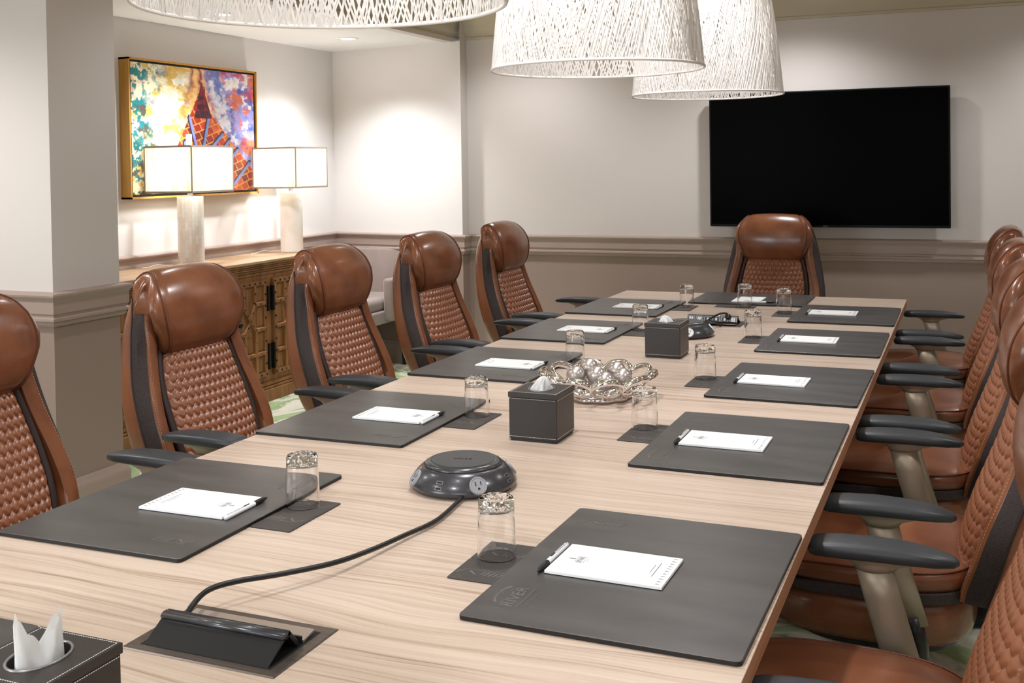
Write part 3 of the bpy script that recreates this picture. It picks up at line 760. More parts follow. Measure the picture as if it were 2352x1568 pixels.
# ---------------------------------------------------------------- power hubs
def hub(x, y, rz, label, om):
    r = empty('power_hub', (x, y, TZ), rz, label, 'power hub', 'round power hubs on the table')
    prof = [(.098, 0), (.104, .003), (.104, .006), (.114, .007), (.1165, .012), (.1155, .017), (.108, .030), (.096, .043), (.088, .049), (.086, .0495), (.085, .047), (.083, .047)]
    body = MB().lathe(prof, 72).build('body', hubm, r, True)
    autosmooth(body, 50)
    MB().lathe([(.083, .047), (.0845, .050), (.083, .054), (.076, .0575), (.070, .0588), (.0695, .0575)], 72).build('top_ring', hubm, r, True)
    top = MB().lathe([(.0695, .0575), (.069, .0592), (.0005, .0600)], 72).build('top_plate', hubtop, r)
    T = Matrix.Translation((0, .0, .0600)) @ Matrix.Rotation(-rz+PI+.15, 4, 'Z')
    text_mesh('belkin', .016, blk, 'printed_word', top, T, .0002, 1.1, 'CENTER')
    # face frame on the conical side
    def face(a, h_):
        z = .012+h_; rad = float(np.interp(z, [.017, .030, .043], [.1155, .108, .096]))
        n = Vector((math.cos(a)*.80, math.sin(a)*.80, .60)); tx = Vector((-math.sin(a), math.cos(a), 0)); ty = n.cross(tx)*1
        Mx = Matrix((tx, ty, n)).transposed().to_4x4(); Mx.translation = Vector((math.cos(a)*rad, math.sin(a)*rad, z)); return Mx
    for k in range(4):
        a = k*PI/2+PI/4
        F = face(a, .017)
        so = MB().lathe([(.0192, -.004), (.0192, .001), (.0182, .0022), (.0165, .0024), (.016, .0012), (.0005, .0012)], 32, T=F).build('socket', om, r, True)
        autosmooth(so, 40)
        mb = MB(); mb.box(-.0068, -.0048, -.001, .0085, .0010, .0016, T=F); mb.box(.0048, .0068, .0005, .0085, .0010, .0016, T=F)
        mb.lathe([(.0005, .0016), (.0027, .0016), (.0027, .0008)], 14, T=F @ Matrix.Translation((0, -.0072, 0)))
        mb.build('socket_slots', blackm, so)
        a2 = a+PI/4
        for h_ in (.011, .022):
            F = face(a2, h_); q = MB().box(-.0075, .0075, -.0034, .0034, -.003, .0006, T=F).build('usb_port', boxrim, r)
            MB().box(-.0062, .0062, -.0022, .0022, .0, .0009, T=F).build('usb_opening', blackm, q)
    return r
hub_near = hub(-1.02, 2.13, math.radians(-93), 'round black power hub with cable in the foreground of the table', outletm)
hub_far = hub(-1.055, 4.285, math.radians(-113), 'round black power hub with white sockets behind the farther tissue box', outletw)

def world_child(o, p):
    M_ = Matrix.Translation(p.location) @ Matrix.Rotation(p.rotation_euler.z, 4, 'Z')
    o.parent = p; o.matrix_parent_inverse = M_.inverted(); return o
def smooth_path(P, n=8):
    P = [Vector(p) for p in P]; out = []
    for i in range(len(P)-1):
        p0, p1, p2, p3 = P[max(i-1, 0)], P[i], P[i+1], P[min(i+2, len(P)-1)]
        for k in range(n):
            t_ = k/n; out.append(.5*((2*p1)+(-p0+p2)*t_+(2*p0-5*p1+4*p2-p3)*t_*t_+(-p0+3*p1-3*p2+p3)*t_**3))
    out.append(P[-1]); return out
CORD = [(-.975, 2.030, .760), (-.969, 1.985, .7575), (-.960, 1.875, .7575), (-.974, 1.775, .760), (-.988, 1.668, .765), (-1.007, 1.580, .771), (-1.050, 1.492, .778), (-1.088, 1.425, .785), (-1.107, 1.378, .786), (-1.105, 1.335, .778), (-1.103, 1.305, .758)]
world_child(MB().tube(smooth_path(CORD), .0046, 10).build('power_cord', blk, None, True), hub_near)
CORD2 = [(-1.005, 4.38, .790), (-1.00, 4.44, .789), (-.985, 4.50, .778), (-.97, 4.56, .757), (-1.0, 4.585, .757), (-1.03, 4.57, .758)]
CORD3 = [(-1.045, 4.572, .756), (-1.03, 4.578, .770), (-.99, 4.585, .795), (-.965, 4.59, .803), (-.948, 4.596, .800), (-.945, 4.612, .788)]
world_child(MB().tube(smooth_path(CORD2)+smooth_path(CORD3)[1:], .0045, 8).build('power_cord', blk, None, True), hub_far)
world_child(MB().lathe([(.001, -.016), (.010, -.014), (.013, -.004), (.013, .010), (.008, .014), (.001, .014)], 16, T=Matrix.Translation((-.945, 4.603, .786)) @ Matrix.Rotation(1.2, 4, 'X')).build('power_plug', blk, None, True), hub_far)

# ---------------------------------------------------------------- pop-up table sockets
def popup(x, y, rz, label, detail):
    r = empty('table_socket_box', (x, y, TZ), rz, label, 'table socket', 'pop-up socket boxes in the tabletop')
    hx, hy, fwid = .134, .084, .019
    v = []; f = []
    for (ox, oy, z) in ((hx, hy, .0004), (hx-.002, hy-.002, .0022), (hx-fwid, hy-fwid, .0012), (hx-fwid, hy-fwid, .0003)):
        v += [(-ox, -oy, z), (ox, -oy, z), (ox, oy, z), (-ox, oy, z)]
    for L_ in range(3):
        for i in range(4): f.append((L_*4+i, L_*4+(i+1) % 4, (L_+1)*4+(i+1) % 4, (L_+1)*4+i))
    mesh_obj('frame', v, f, brushed, r)
    MB().box(-hx+fwid, hx-fwid, -hy+fwid, hy-fwid, .0002, .0008).build('well', blackm, r)
    # tilted unit: lid plate leaning up, ridge lip, outlets on the far side
    w_ = hx-fwid-.006
    MB().add([(-w_, -.062, .001), (w_, -.062, .001), (w_, -.022, .026), (-w_, -.022, .026), (-w_, -.060, -.0), (w_, -.060, 0), (w_, -.019, .023), (-w_, -.019, .023)],
             [(0, 1, 2, 3), (7, 6, 5, 4), (0, 3, 7, 4), (1, 5, 6, 2), (0, 4, 5, 1)]).build('lid_plate', blk, r)
    lip = MB().tube([(-w_, -.016, .028), (w_, -.016, .028)], .0105, 14, flat=.55); lip.build('lid_lip', hubm, r, True)
    # front (outlet) face slopes from the ridge down to the far side
    T = Matrix.Translation((0, .002, .0165)) @ Matrix.Rotation(math.radians(-50), 4, 'X')
    op = MB().box(-w_, w_, -.019, .021, -.003, .003, T=T).build('outlet_strip', blk, r)
    if detail:
        pw_ = 2*w_/6
        for k in range(6):
            xk = -w_+pw_*(k+.5)
            g_ = MB().box(xk-.0165, xk+.0165, -.0155, .0165, .0025, .0042, T=T); o = g_.build('outlet', outletm, op)
            mb = MB().box(xk-.0125, xk+.0125, -.0115, .0125, .0040, .0045, T=T); q = mb.build('outlet_recess', blk if k in (1, 2) else hubm, o)
            mb = MB()
            if k in (0, 4, 5):
                mb.box(xk-.009, xk+.009, -.009, .010, .0044, .0050, T=T); mb.build('outlet_face', outletw, q)
                MB().box(xk-.005, xk-.0035, .000, .006, .0048, .0054, T=T).box(xk+.0035, xk+.005, .000, .006, .0048, .0054, T=T).box(xk-.0015, xk+.0015, -.006, -.003, .0048, .0054, T=T).build('slots', blackm, q)
            else: mb.box(xk-.004, xk+.004, -.007, .006, .0044, .0050, T=T).build('port', outletw, q)
    else:
        for k in range(5): MB().box(-w_+.01+k*.043, -w_+.045+k*.043, -.012, .012, .0025, .004, T=T).build('outlet', outletm, op)
    # the second flap, lying almost flat behind, its tan painted in for the reflected tabletop
    MB().box(-w_, w_, .020, .0235, .001, .012).build('inner_rail', blk, r)
    MB().add([(-w_, .027, .004), (w_, .027, .004), (w_, .056, .009), (-w_, .056, .009), (-w_, .027, .001), (w_, .027, .001), (w_, .056, .006), (-w_, .056, .006)],
             [(0, 1, 2, 3), (7, 6, 5, 4), (0, 4, 5, 1), (1, 5, 6, 2), (2, 6, 7, 3), (3, 7, 4, 0)]).build('inner_flap', nickel_reflect, r)
    return r
nickel_reflect = mat('satin_metal_flap', srgb(176, 160, 148), .35, metal=.4)
popup(-1.014, 1.310, 0, 'open dark metal pop-up socket box in the near tabletop, lid raised', False)
popup(-1.022, 4.640, PI, 'raised strip of sockets in the tabletop beside the farther power hub', True)

# ---------------------------------------------------------------- chrome bowl and balls
BX, BY = -1.022, 3.075
bowl = empty('decorative_bowl', (BX, BY, TZ), .2, 'silver chrome bowl of looped rings holding metallic balls', 'bowl')
mb = MB(); NP = 10
def ovalring(T, a_, b_, r_, n=40, m_=10):
    return [T @ Vector((a_*math.cos(2*PI*i/n), b_*math.sin(2*PI*i/n), 0)) for i in range(n)]
for k in range(NP):
    a = 2*PI*k/NP
    c_, s_ = math.cos(a), math.sin(a)
    out = Vector((c_, s_, 0)); tx = Vector((-s_, c_, 0)); slope = (out*.80+Vector((0, 0, .60))).normalized()
    cen = out*.136+Vector((0, 0, .052)); n = tx.cross(slope)
    T = Matrix((tx, slope, n)).transposed().to_4x4(); T.translation = cen
    mb.tube(ovalring(T, .045, .044, 0), .0072, 10, closed=True, flat=1.5)
mb.build('upper_loops', chrome, bowl, True)
mb = MB()
for k in range(NP):
    a = 2*PI*(k+.5)/NP; c_, s_ = math.cos(a), math.sin(a)
    out = Vector((c_, s_, 0)); tx = Vector((-s_, c_, 0)); slope = (out*.75+Vector((0, 0, .66))).normalized()
    T = Matrix((tx, slope, tx.cross(slope))).transposed().to_4x4(); T.translation = out*.098+Vector((0, 0, .024))
    mb.tube(ovalring(T, .035, .020, 0), .0070, 10, closed=True, flat=1.6)
mb.build('lower_loops', chrome, bowl, True)
MB().tube([(math.cos(2*PI*i/64)*(.092+.004*math.cos(NP*2*PI*i/64)), math.sin(2*PI*i/64)*(.092+.004*math.cos(NP*2*PI*i/64)), .009) for i in range(64)], .009, 12, closed=True).build('foot_ring', chrome, bowl, True)
MB().lathe([(.0005, .006), (.06, .007), (.088, .011), (.088, .008), (.0005, .003)], 40).build('bowl_floor', chrome, bowl, True)
BR = .0285
balls = [(-.066, .020, .055, 'at the left'), (-.022, .066, .070, 'topmost at the back'), (-.004, .008, .056, 'in the centre'), (.016, -.050, .050, 'at the front'), (.060, .055, .060, 'at the back right'), (.072, -.008, .052, 'at the right')]
ball0 = None
for dx, dy, z, l in balls:
    # positions are given across and along the view so they read the same
    X = BX+dx*cy-dy*sy; Y = BY+dx*sy+dy*cy
    lb = 'silver ball %s of the bowl' % l
    if ball0 is None:
        bm = bmesh.new(); bmesh.ops.create_uvsphere(bm, u_segments=40, v_segments=24, radius=BR*1.02)
        me = bpy.data.meshes.new('metal_ball'); bm.to_mesh(me); bm.free(); me.materials.append(pearl); me.polygons.foreach_set('use_smooth', [True]*len(me.polygons))
        o = ball0 = bpy.data.objects.new('metal_ball', me); C.objects.link(o); tag(o, lb, 'ball', 'metallic balls in the bowl')
    else: o = ball0.copy(); C.objects.link(o); o['label'] = lb
    o.location = (X, Y, TZ+z+.007); o.rotation_euler = (.6, .4, dx*9)

# ---------------------------------------------------------------- television
tv = empty('television', (-.816, YF, 1.454), 0, 'large black flat television on the far wall', 'television')
MB().box(-.718, .718, -.115, -.06, -.424, .424, .004).build('housing', tvb, tv)
MB().box(-.708, .708, -.1165, -.114, -.408, .414).build('screen', tvm, tv)
MB().box(-.35, .35, -.06, 0, -.22, .22).build('wall_mount', blackm, tv)
text_mesh('NEC', .013, ink, 'logo', tv, Matrix.Translation((0, -.1158, -.421)) @ Matrix.Rotation(PI/2, 4, 'X'), .0003, 1.3, 'CENTER')

# ---------------------------------------------------------------- pendants
def pendant(x, y, label, first=None):
    if first: return dup(first, (x, y, 1.725), .9+y, label)
    r = empty('pendant_lamp', (x, y, 1.725), 0, label, 'pendant lamp', 'white woven pendant lamps over the table')
    R0, R1, H = .310, .235, .56; rnd = random.Random(11)
    def rad(z): return R0+(R1-R0)*(z/H)-.012*math.sin(PI*min(1, z/H))*-.6
    v = []; f = []
    def strand(a0, da, wdt, off, wob):
        n = 16; base = len(v)
        for i in range(n+1):
            q = i/n; z = H*q; a = a0+da*q+wob*math.sin(q*9+a0*7)*.02; R = rad(z)+off
            c_, s_ = math.cos(a), math.sin(a)
            for k, (dr, dt) in enumerate(((-.0009, -wdt), (.0011, 0), (-.0009, wdt))):
                v.append(((R+dr)*c_-dt*s_, (R+dr)*s_+dt*c_, z))
        for i in range(n):
            b = base+i*3
            for k in range(3): f.append((b+k, b+(k+1) % 3, b+3+(k+1) % 3, b+3+k))
    NS = 200
    for k in range(NS):
        a = 2*PI*k/NS
        strand(a+rnd.uniform(-.008, .008), 1*(.58+rnd.uniform(-.08, .08)), .0016+rnd.random()*.0006, .0006, rnd.uniform(-1, 1))
        strand(a+rnd.uniform(-.008, .008), -.58+rnd.uniform(-.08, .08), .0016+rnd.random()*.0006, -.0010, rnd.uniform(-1, 1))
    for k in range(170):
        strand(rnd.uniform(0, 2*PI), rnd.choice((-1, 1))*rnd.uniform(.15, .45), .0017, -.0026, rnd.uniform(-2, 2))
    mesh_obj('woven_shade', v, f, fibre, r)
    for R, z, t_, nm in ((R0+.001, 0, .0042, 'bottom_rim'), (R1, H, .0035, 'top_rim')): MB().tube([(R*math.cos(2*PI*i/96), R*math.sin(2*PI*i/96), z) for i in range(96)], t_, 8, closed=True).build(nm, shadew, r, True)
    sp = MB()
    for k in range(3): sp.tube([(0, 0, H-.02), (R1*math.cos(k*2.094), R1*math.sin(k*2.094), H)], .002, 6)
    sp.build('spider', shadew, r)
    MB().lathe([(.001, .34), (.02, .345), (.038, .37), (.042, .40), (.034, .43), (.018, .46), (.018, .50)], 24).build('bulb', bulbm, r, True)
    MB().lathe([(.021, .47), (.021, .545), (.004, .55), (.004, CEIL-1.725)], 16).build('cord', whitetrim, r, True)
    MB().lathe([(.001, CEIL-1.725-.03), (.06, CEIL-1.725-.025), (.065, CEIL-1.725)], 24).build('canopy', whitetrim, r, True)
    return r
bulbm = mat('bulb_glass', (1, 1, 1, 1), .3, emit=(1, .95, .88, 1), es=8)
p0 = pendant(-1.005, 1.575, 'large white woven pendant lamp nearest the camera, cut by the photo top')
pendant(-1.005, 3.052, 'white woven pendant lamp over the middle of the table', p0)
pendant(-1.005, 4.508, 'white woven pendant lamp farthest away, partly in front of the TV', p0)
for y in (1.575, 3.052, 4.508):
    light('pendant_bulb', 'POINT', (-1.005, y, 1.725+.30), 3.2, NEU, .05)

# ---------------------------------------------------------------- table lamps
def table_lamp(x, y, label, tiles):
    r = empty('table_lamp', (x, y, .88), 0, label, 'table lamp', 'stone table lamps on the sideboard')
    MB().lathe([(.001, 0), (.072, 0), (.075, .003), (.075, .402), (.072, .405), (.001, .405)], 48).build('lamp_base', tiles, r, False)
    autosmooth(kids(r)[0], 40)
    MB().box(-.011, .011, -.011, .011, .405, .440).build('neck', nickel, r)
    MB().tube([(0, 0, .44), (0, 0, .705)], .004, 6).build('rod', nickel, r)
    MB().box(-.0125, .0125, -.0125, .0125, .700, .772, .001, seg=1).build('finial', alab, r)
    a, b, z0, z1, t_ = .168, .187, .432, .702, .003
    mb = MB(); mb.box(-a, a, -b, -b+t_, z0, z1); mb.box(-a, a, b-t_, b, z0, z1); mb.box(-a, -a+t_, -b+t_, b-t_, z0, z1); mb.box(a-t_, a, -b+t_, b-t_, z0, z1)
    sh = mb.build('shade', linen, r)
    mb = MB()
    for z in (z0-.001, z1-.010):
        mb.box(-a-.001, a+.001, -b-.0012, -b, z, z+.011); mb.box(-a-.001, a+.001, b, b+.0012, z, z+.011); mb.box(-a-.0012, -a, -b, b, z, z+.011); mb.box(a, a+.0012, -b, b, z, z+.011)
    for sx in (-1, 1):
        for s2 in (-1, 1): mb.box(sx*a-.003, sx*a+.003, s2*b-.003, s2*b+.003, z0, z1)
    mb.build('shade_trim', shadetrim, sh)
    mb = MB().box(-a, a, -.002, .002, z1-.006, z1-.003).box(-.002, .002, -b, b, z1-.006, z1-.003); mb.build('spider', nickel, sh)
    MB().lathe([(.001, .49), (.016, .49), (.016, .535), (.012, .54), (.001, .54)], 20).build('bulb_socket', nickel, r, True)
    light('lamp_bulb', 'POINT', (x, y, .88+.575), 8.5, (1, .98, .95), .035)
    return r
shadetrim = mat('shade_trim_tape', srgb(176, 160, 146), .8)
# tiled alabaster: patchwork of rectangular stone tiles
def make_tiles():
    m = bpy.data.materials.new('alabaster_tiles'); m.use_nodes = True; nt = m.node_tree; b = nt.nodes['Principled BSDF']; L = nt.links.new
    tc = node(nt, 'ShaderNodeTexCoord'); sx = node(nt, 'ShaderNodeSeparateXYZ'); L(tc.outputs['Object'], sx.inputs[0])
    at = node(nt, 'ShaderNodeMath', operation='ARCTAN2'); L(sx.outputs['Y'], at.inputs[0]); L(sx.outputs['X'], at.inputs[1])
    cb = node(nt, 'ShaderNodeCombineXYZ'); mu = node(nt, 'ShaderNodeMath', operation='MULTIPLY'); mu.inputs[1].default_value = .075; L(at.outputs[0], mu.inputs[0])
    L(mu.outputs[0], cb.inputs[1]); L(sx.outputs['Z'], cb.inputs[0])
    br = node(nt, 'ShaderNodeTexBrick'); br.inputs['Scale'].default_value = 1; br.inputs['Brick Width'].default_value = .052; br.inputs['Row Height'].default_value = .020
    br.inputs['Mortar Size'].default_value = .0004; br.inputs['Bias'].default_value = -.2
    br.inputs['Color1'].default_value = srgb(250, 246, 241); br.inputs['Color2'].default_value = srgb(238, 222, 208); br.inputs['Mortar'].default_value = srgb(214, 200, 188)
    L(cb.outputs[0], br.inputs[0]); L(br.outputs[0], b.inputs['Base Color']); b.inputs['Roughness'].default_value = .35
    return m
table_lamp(-4.215, 5.150, 'lit table lamp with tiled stone cylinder, nearer the column', make_tiles())
table_lamp(-4.215, 6.180, 'lit table lamp with plain pale stone cylinder, nearer the corner', alab)
for k, y in enumerate((5.15, 6.18)):
    tag(MB().tube(smooth_path([(-4.292, y-.02, .883), (-4.33, y-.08, .886), (-4.34, y-.15, .895), (-4.37, y-.20, .883), (-4.39, y-.22, .883)]), .0022, 6).build('lamp_cord', whitetrim, None, True),
        'thin white lamp cord behind the %s' % ('tiled stone lamp' if k == 0 else 'plain stone lamp'), 'cord', 'lamp cords on the sideboard')

# ---------------------------------------------------------------- painting
def make_painting():
    r = empty('framed_painting', (XL, 5.457, 1.685), 0, 'large colourful abstract painting in a gold wooden frame', 'painting')
    hy, hz, dp = .602, .405, .072
    mb = MB()
    for y0, y1, z0, z1 in ((-hy, -hy+.011, -hz, hz), (hy-.011, hy, -hz, hz), (-hy, hy, hz-.011, hz), (-hy, hy, -hz, -hz+.011)): mb.box(0, dp, y0, y1, z0, z1)
    mb.build('frame', goldf, r)
    MB().box(.005, dp-.014, -hy+.011, hy-.011, -hz+.011, hz-.011).build('backing', blackm, r)
    nx, nz = 420, 280; a, b = hy-.026, hz-.024
    U, V = np.meshgrid(np.linspace(0, 1, nx), np.linspace(1, 0, nz))  # V=1 top
    rng = np.random.RandomState(5)
    def noise(fx, fy, oct=4, seed=0):
        rg = np.random.RandomState(seed); out = np.zeros_like(U); amp = 1; tot = 0
        for o_ in range(oct):
            gx, gy = int(fx*2**o_)+2, int(fy*2**o_)+2; G = rg.rand(gy+1, gx+1)
            x = U*(gx-1); y = V*(gy-1); ix = np.clip(x.astype(int), 0, gx-1); iy = np.clip(y.astype(int), 0, gy-1); tx = x-ix; ty = y-iy
            tx = tx*tx*(3-2*tx); ty = ty*ty*(3-2*ty)
            out += amp*((G[iy, ix]*(1-tx)+G[iy, ix+1]*tx)*(1-ty)+(G[iy+1, ix]*(1-tx)+G[iy+1, ix+1]*tx)*ty); tot += amp; amp *= .6
        return out/tot
    def c3(r_, g, b_): return np.array([(srgb(r_, g, b_))[k] for k in range(3)])
    def mix(A, B, t_): t_ = np.clip(t_, 0, 1)[..., None]; return A*(1-t_)+B*t_
    n1, n2, n3, n4 = noise(9, 13, 6, 1), noise(20, 16, 5, 2), noise(6, 5, 5, 3), noise(34, 25, 3, 4)
    st = lambda x, a_, b_: np.clip((x-a_)/(b_-a_), 0, 1)
    colr = np.ones(U.shape+(3,))*c3(238, 226, 190)
    colr = mix(colr, c3(214, 170, 60)*np.ones_like(colr), st(n1, .48, .58)*.85)
    colr = mix(colr, c3(250, 248, 236)*np.ones_like(colr), st(n2, .52, .62))
    colr = mix(colr, c3(196, 92, 44)*np.ones_like(colr), st(n3*.6+n2*.4, .56, .66)*.6)
    left = st(.24-U+.14*(n1-.5), -.05, .14)
    colr = mix(colr, c3(26, 120, 126)*np.ones_like(colr), left*st(n4*.6+n2*.4, .47, .53))
    colr = mix(colr, c3(90, 60, 40)*np.ones_like(colr), left*st(n4*.5+n1*.5, .60, .64)*.8)
    # right field: blues, purples and oranges
    R_ = np.ones_like(colr)*c3(150, 150, 214)
    R_ = mix(R_, c3(214, 112, 84)*np.ones_like(colr), st(noise(8, 7, 6, 8), .47, .58))
    R_ = mix(R_, c3(240, 232, 236)*np.ones_like(colr), st(noise(12, 10, 5, 9), .55, .63))
    R_ = mix(R_, c3(70, 84, 176)*np.ones_like(colr), st(noise(14, 12, 5, 10), .56, .64)*.9)
    R_ = mix(R_, c3(196, 60, 96)*np.ones_like(colr), st(noise(10, 11, 5, 12), .60, .68)*.8)
    edge = .53+.30*(1-V)*.9+.04*(n1-.5)
    colr = mix(colr, R_, st(U-edge+.06, 0, .06)*1.0)
    # flowing orange folds from the top centre
    fold = np.sin((U-.52)*38/(0.35+(1-V))+n1*9)
    band = st(.30-np.abs(U-.53+.06*(V-.5))/(0.25+.9*(1-V)), 0, .18)
    F_ = mix(np.ones_like(colr)*c3(216, 120, 60), np.ones_like(colr)*c3(240, 196, 120), st(fold, -.3, .6)); F_ = mix(F_, np.ones_like(colr)*c3(122, 40, 44), st(-fold, .55, .95))
    colr = mix(colr, F_, band*st(V, .30, .60)*.9)
    blu = st(.09-np.abs(U-(.62+.30*(1-V))), 0, .05); colr = mix(colr, mix(np.ones_like(colr)*c3(104, 122, 190), np.ones_like(colr)*c3(226, 228, 240), st(n2, .45, .6)), blu*.85)
    # dark niche and red brick stair winding to the lower right
    cxl = .54-.42*(.86-V); cxr = .57+.78*np.clip(.70-V, 0, 1)
    inside = (U > cxl) & (U < cxr) & (V < .86)
    rad_ = (U*.45+(1-V)); tr = (U-.45*(1-V))
    bu = rad_*15; bv = tr*16+np.floor(bu)*.5
    mort = ((bu % 1) < .14) | ((bv % 1) < .10)
    idx = (np.floor(bu)*7+np.floor(bv)*13).astype(int) % 5
    bc = np.array([c3(176, 52, 32), c3(200, 74, 44), c3(150, 36, 34), c3(214, 96, 56), c3(120, 34, 44)])[idx]
    br_ = np.where(mort[..., None], c3(216, 160, 70), bc*(.8+.4*n4[..., None]))
    colr = np.where(inside[..., None], br_, colr)
    for (ua, va, ub, vb) in ((.44, .60, .49, .36), (.60, .63, .545, .34), (.71, .47, .60, .34), (.77, .42, .66, .28), (.84, .34, .72, .18), (.95, .23, .78, .02), (.40, .40, .36, .20), (.50, .34, .46, .10)):
        L2 = (ub-ua)**2+(vb-va)**2; tt = np.clip(((U-ua)*(ub-ua)+(V-va)*(vb-va))/L2, 0, 1)
        d = np.hypot((U-ua-tt*(ub-ua))*1.45, V-va-tt*(vb-va)); sg = ((U-ua)*(vb-va)-(V-va)*(ub-ua)) > 0
        colr = np.where(((d < .030) & sg)[..., None], c3(46, 34, 60), colr); colr = np.where((d < .014)[..., None], c3(120, 138, 196), colr)
    nic = (V > .60) & (V < .90) & (np.abs(U-.545+.03*(V-.7)) < .075*np.clip((.90-V)/.30, 0, 1)); colr = np.where(nic[..., None], c3(70, 24, 44)*(.4+1.6*n4[..., None]), colr)
    top_ = inside & (V > .66); colr = np.where(top_[..., None], mix(colr, np.ones_like(colr)*c3(150, 30, 34), st(n4, .4, .6)), colr)
    colr = np.clip(colr*(.75+.5*n4[..., None]), 0, 1)
    vv = [(dp-.010+.0008*0, float(-a+2*a*U[0, i]), float(-b+2*b*V[j, 0])) for j in range(nz) for i in range(nx)]
    ff = [(j*nx+i, (j+1)*nx+i, (j+1)*nx+i+1, j*nx+i+1) for j in range(nz-1) for i in range(nx-1)]
    o = mesh_obj('canvas', vv, ff, paintm, r)
    at = o.data.color_attributes.new('paint', 'FLOAT_COLOR', 'POINT')
    arr = np.ones((nz*nx, 4), dtype=np.float32); arr[:, :3] = colr.reshape(-1, 3); at.data.foreach_set('color', arr.ravel())
    return r
make_painting()

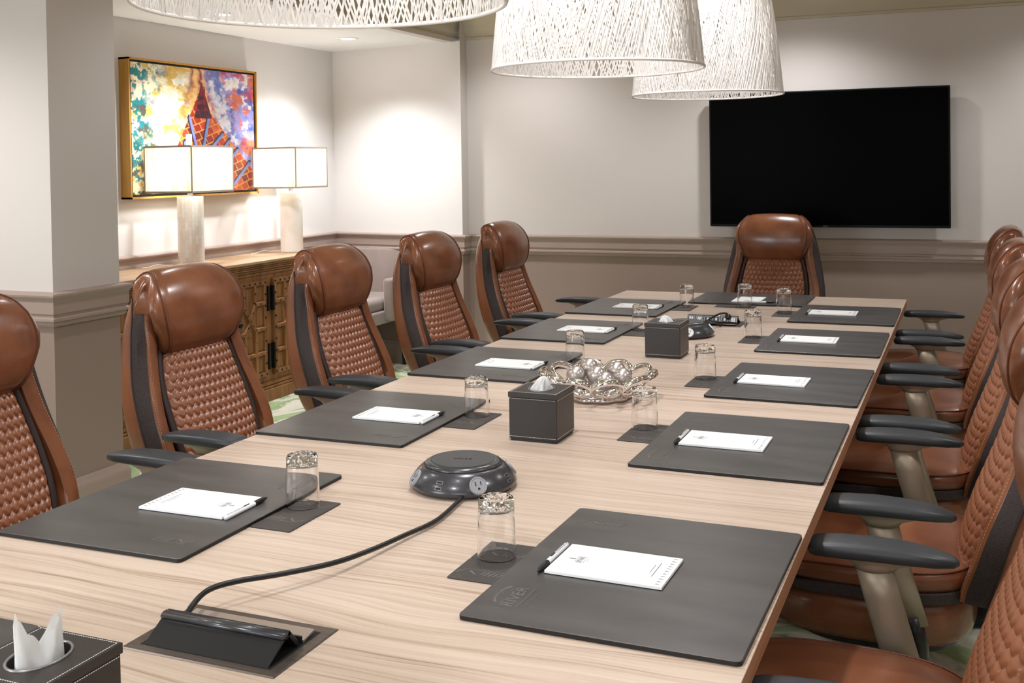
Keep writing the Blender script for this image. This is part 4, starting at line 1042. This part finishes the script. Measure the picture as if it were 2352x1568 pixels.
# ---------------------------------------------------------------- sideboard
def sideboard():
    y0, y1, xb, xf = 4.02, 6.40, -4.42, -4.03
    r = empty('carved_sideboard', ((xb+xf)/2, (y0+y1)/2, 0), 0, 'long carved pine sideboard with studded doors under the painting', 'sideboard')
    ox, oy = (xb+xf)/2, (y0+y1)/2
    B = lambda mb, a, b, c_, d, e, f_, bv=0: mb.box(a-ox, b-ox, c_-oy, d-oy, e, f_, bv)
    mb = MB(); B(mb, xb, xf, y0+.03, y1-.03, .10, .80); mb.build('carcass', cabw, r)
    mb = MB(); B(mb, xb, xf+.035, y0-.02, y1+.01, .862, .880, .004); mb.build('worktop', cabtop, r)
    mb = MB()
    for k, (d, z0, z1) in enumerate(((.028, .848, .862), (.020, .834, .846), (.024, .824, .832), (.014, .808, .822), (.008, .79, .806))): B(mb, xb, xf+d, y0+.01-d*.3, y1-.01+d*.3, z0, z1, .003)
    mb.build('crown_moulding', cabw, r)
    mb = MB(); B(mb, xb, xf+.030, y0, y1, 0, .075, .003); B(mb, xb, xf+.022, y0+.01, y1-.01, .078, .092, .003); B(mb, xb, xf+.014, y0+.015, y1-.015, .095, .118, .003); mb.build('plinth', cabw, r)
    for gi, base in enumerate((4.09, 4.88, 5.67)):
        for hand in (0, 1):
            ya = base+hand*.363; yb = ya+.357; W = yb-ya; zt, zb = .760, .155; H = zt-zb
            dr = MB().box(xf-ox, xf+.010-ox, ya-oy, yb-oy, zb, zt).build('door', cabw, r)
            # u runs from the meeting edge (0) to the hinge (1)
            def pt(u, v_): return ((yb-u*W) if hand == 0 else (ya+u*W), zt-v_*H)
            def batten(mb, u0, v0, u1, v1, wd=.030, h=.010, base_=.010):
                (ya_, za), (yb_, zb_) = pt(u0, v0), pt(u1, v1); d = Vector((0, yb_-ya_, zb_-za)); L_ = d.length; an = math.atan2(d.z, d.y)
                T = Matrix.Translation((xf-ox, ya_-oy, za)) @ Matrix.Rotation(an, 4, 'X')
                mb.add([(base_, -wd*.25*0, -wd/2), (base_, L_, -wd/2), (base_, L_, wd/2), (base_, 0, wd/2), (base_+h, .002, -wd/2+.004), (base_+h, L_-.002, -wd/2+.004), (base_+h, L_-.002, wd/2-.004), (base_+h, .002, wd/2-.004)],
                       [(4, 5, 6, 7), (0, 1, 5, 4), (1, 2, 6, 5), (2, 3, 7, 6), (3, 0, 4, 7)], T=T)
            bt = MB()
            for q_, s in enumerate(((.05, 0, .05, 1), (.95, 0, .95, 1), (0, .03, 1, .03), (0, .97, 1, .97))): batten(bt, *s, wd=.034, h=.010+.0007*q_)
            segs = [(.36, .03, .36, .27), (.66, .03, .66, .22), (.05, .27, .36, .27), (.95, .24, .66, .24), (.36, .27, .52, .40), (.66, .24, .52, .40), (.52, .40, .36, .52), (.52, .40, .66, .50),
                    (.05, .52, .36, .52), (.95, .50, .66, .50), (.36, .52, .36, .75), (.66, .50, .66, .75), (.05, .75, .95, .75), (.36, .75, .36, .97), (.66, .75, .66, .97)]
            for q_, s in enumerate(segs): batten(bt, *s, wd=.026, h=.0125+.0004*q_)
            # sunk panel mouldings
            for (u0, u1, v0, v1) in ((.12, .30, .07, .23), (.42, .60, .07, .22), (.72, .89, .07, .20), (.12, .30, .31, .48), (.72, .89, .28, .46), (.42, .60, .56, .71), (.12, .30, .56, .71), (.72, .89, .54, .71), (.12, .30, .79, .93), (.42, .60, .79, .93), (.72, .89, .79, .93)):
                for s in ((u0, v0, u1, v0), (u0, v1, u1, v1), (u0, v0, u0, v1), (u1, v0, u1, v1)): batten(bt, *s, wd=.006, h=.005)
            bt.build('door_battens', cabw, dr)
            st_ = MB(); spots = [(u, .03) for u in (.05, .2, .36, .51, .66, .8, .95)]+[(u, .97) for u in (.05, .2, .36, .51, .66, .8, .95)]+[(u, v_) for u in (.05, .95) for v_ in (.15, .27, .39, .51, .63, .75, .86)]
            spots += [(.36, .15), (.66, .13), (.2, .27), (.36, .27), (.8, .24), (.66, .24), (.44, .335), (.59, .32), (.52, .40), (.44, .46), (.59, .45), (.36, .52), (.2, .52), (.66, .50), (.8, .50), (.36, .63), (.66, .63), (.2, .75), (.36, .75), (.51, .75), (.66, .75), (.8, .75), (.36, .86), (.66, .86)]
            for u, v_ in spots:
                yy, zz = pt(u, v_); st_.lathe([(.0072, 0), (.0065, .004), (.0035, .0065), (.0004, .0072)], 8, T=Matrix.Translation((xf+.0205-ox, yy-oy, zz)) @ Matrix.Rotation(PI/2, 4, 'Y'))
            st_.build('studs', iron, dr, True)
            if hand == 0 or gi == 1:
                yy, zz = pt(.16, .405)
                MB().lathe([(.006, 0), (.006, .018), (.016, .024), (.019, .032), (.014, .040), (.001, .043)], 14, T=Matrix.Translation((xf+.012-ox, yy-oy, zz)) @ Matrix.Rotation(PI/2, 4, 'Y')).build('knob', iron, dr, True)
            for v0, v1 in ((.07, .33), (.66, .93)):
                (yy, za), (_, zb_) = pt(1.02, v0), pt(1.02, v1)
                MB().box(xf+.004-ox, xf+.030-ox, yy-.008-oy, yy+.008-oy, zb_, za, .003).build('hinge', iron, dr)
    return r
sideboard()

# ---------------------------------------------------------------- velvet armchair
def armchair():
    r = empty('velvet_armchair', (-4.06, 6.76, 0), 0, 'taupe velvet armchair in the alcove corner, seen between chairs', 'armchair')
    MB().box(-.27, .27, -.34, .24, .43, .525, .035, seg=4).build('seat_cushion', velvet, r, True)
    MB().box(-.29, .29, -.33, .26, .345, .435, .01).build('seat_frame', velvet, r)
    T = Matrix.Translation((0, .24, .42)) @ Matrix.Rotation(math.radians(-7), 4, 'X')
    MB().box(-.262, .262, -.05, .05, 0, .425, .02, T=T, seg=3).build('backrest', velvet, r, True)
    for s in (1, -1):
        o = MB(); o.box(s*.31-.035, s*.31+.035, -.12, .28, .36, .66, .022, seg=3); o.box(s*.285-.022, s*.285+.022, .18, .30, .60, .835, .02, seg=3); o.build('arm', velvet, r, True)
    for s in (1, -1):
        for q in (-.28, .22):
            MB().add([(s*.25-.022, q-.022, .35), (s*.25+.022, q-.022, .35), (s*.25+.022, q+.022, .35), (s*.25-.022, q+.022, .35), (s*.26-.013, q-.013, 0), (s*.26+.013, q-.013, 0), (s*.26+.013, q+.013, 0), (s*.26-.013, q+.013, 0)], [(0, 1, 2, 3), (7, 6, 5, 4), (0, 4, 5, 1), (1, 5, 6, 2), (2, 6, 7, 3), (3, 7, 4, 0)]).build('leg', dkwood, r)
    return r
armchair()
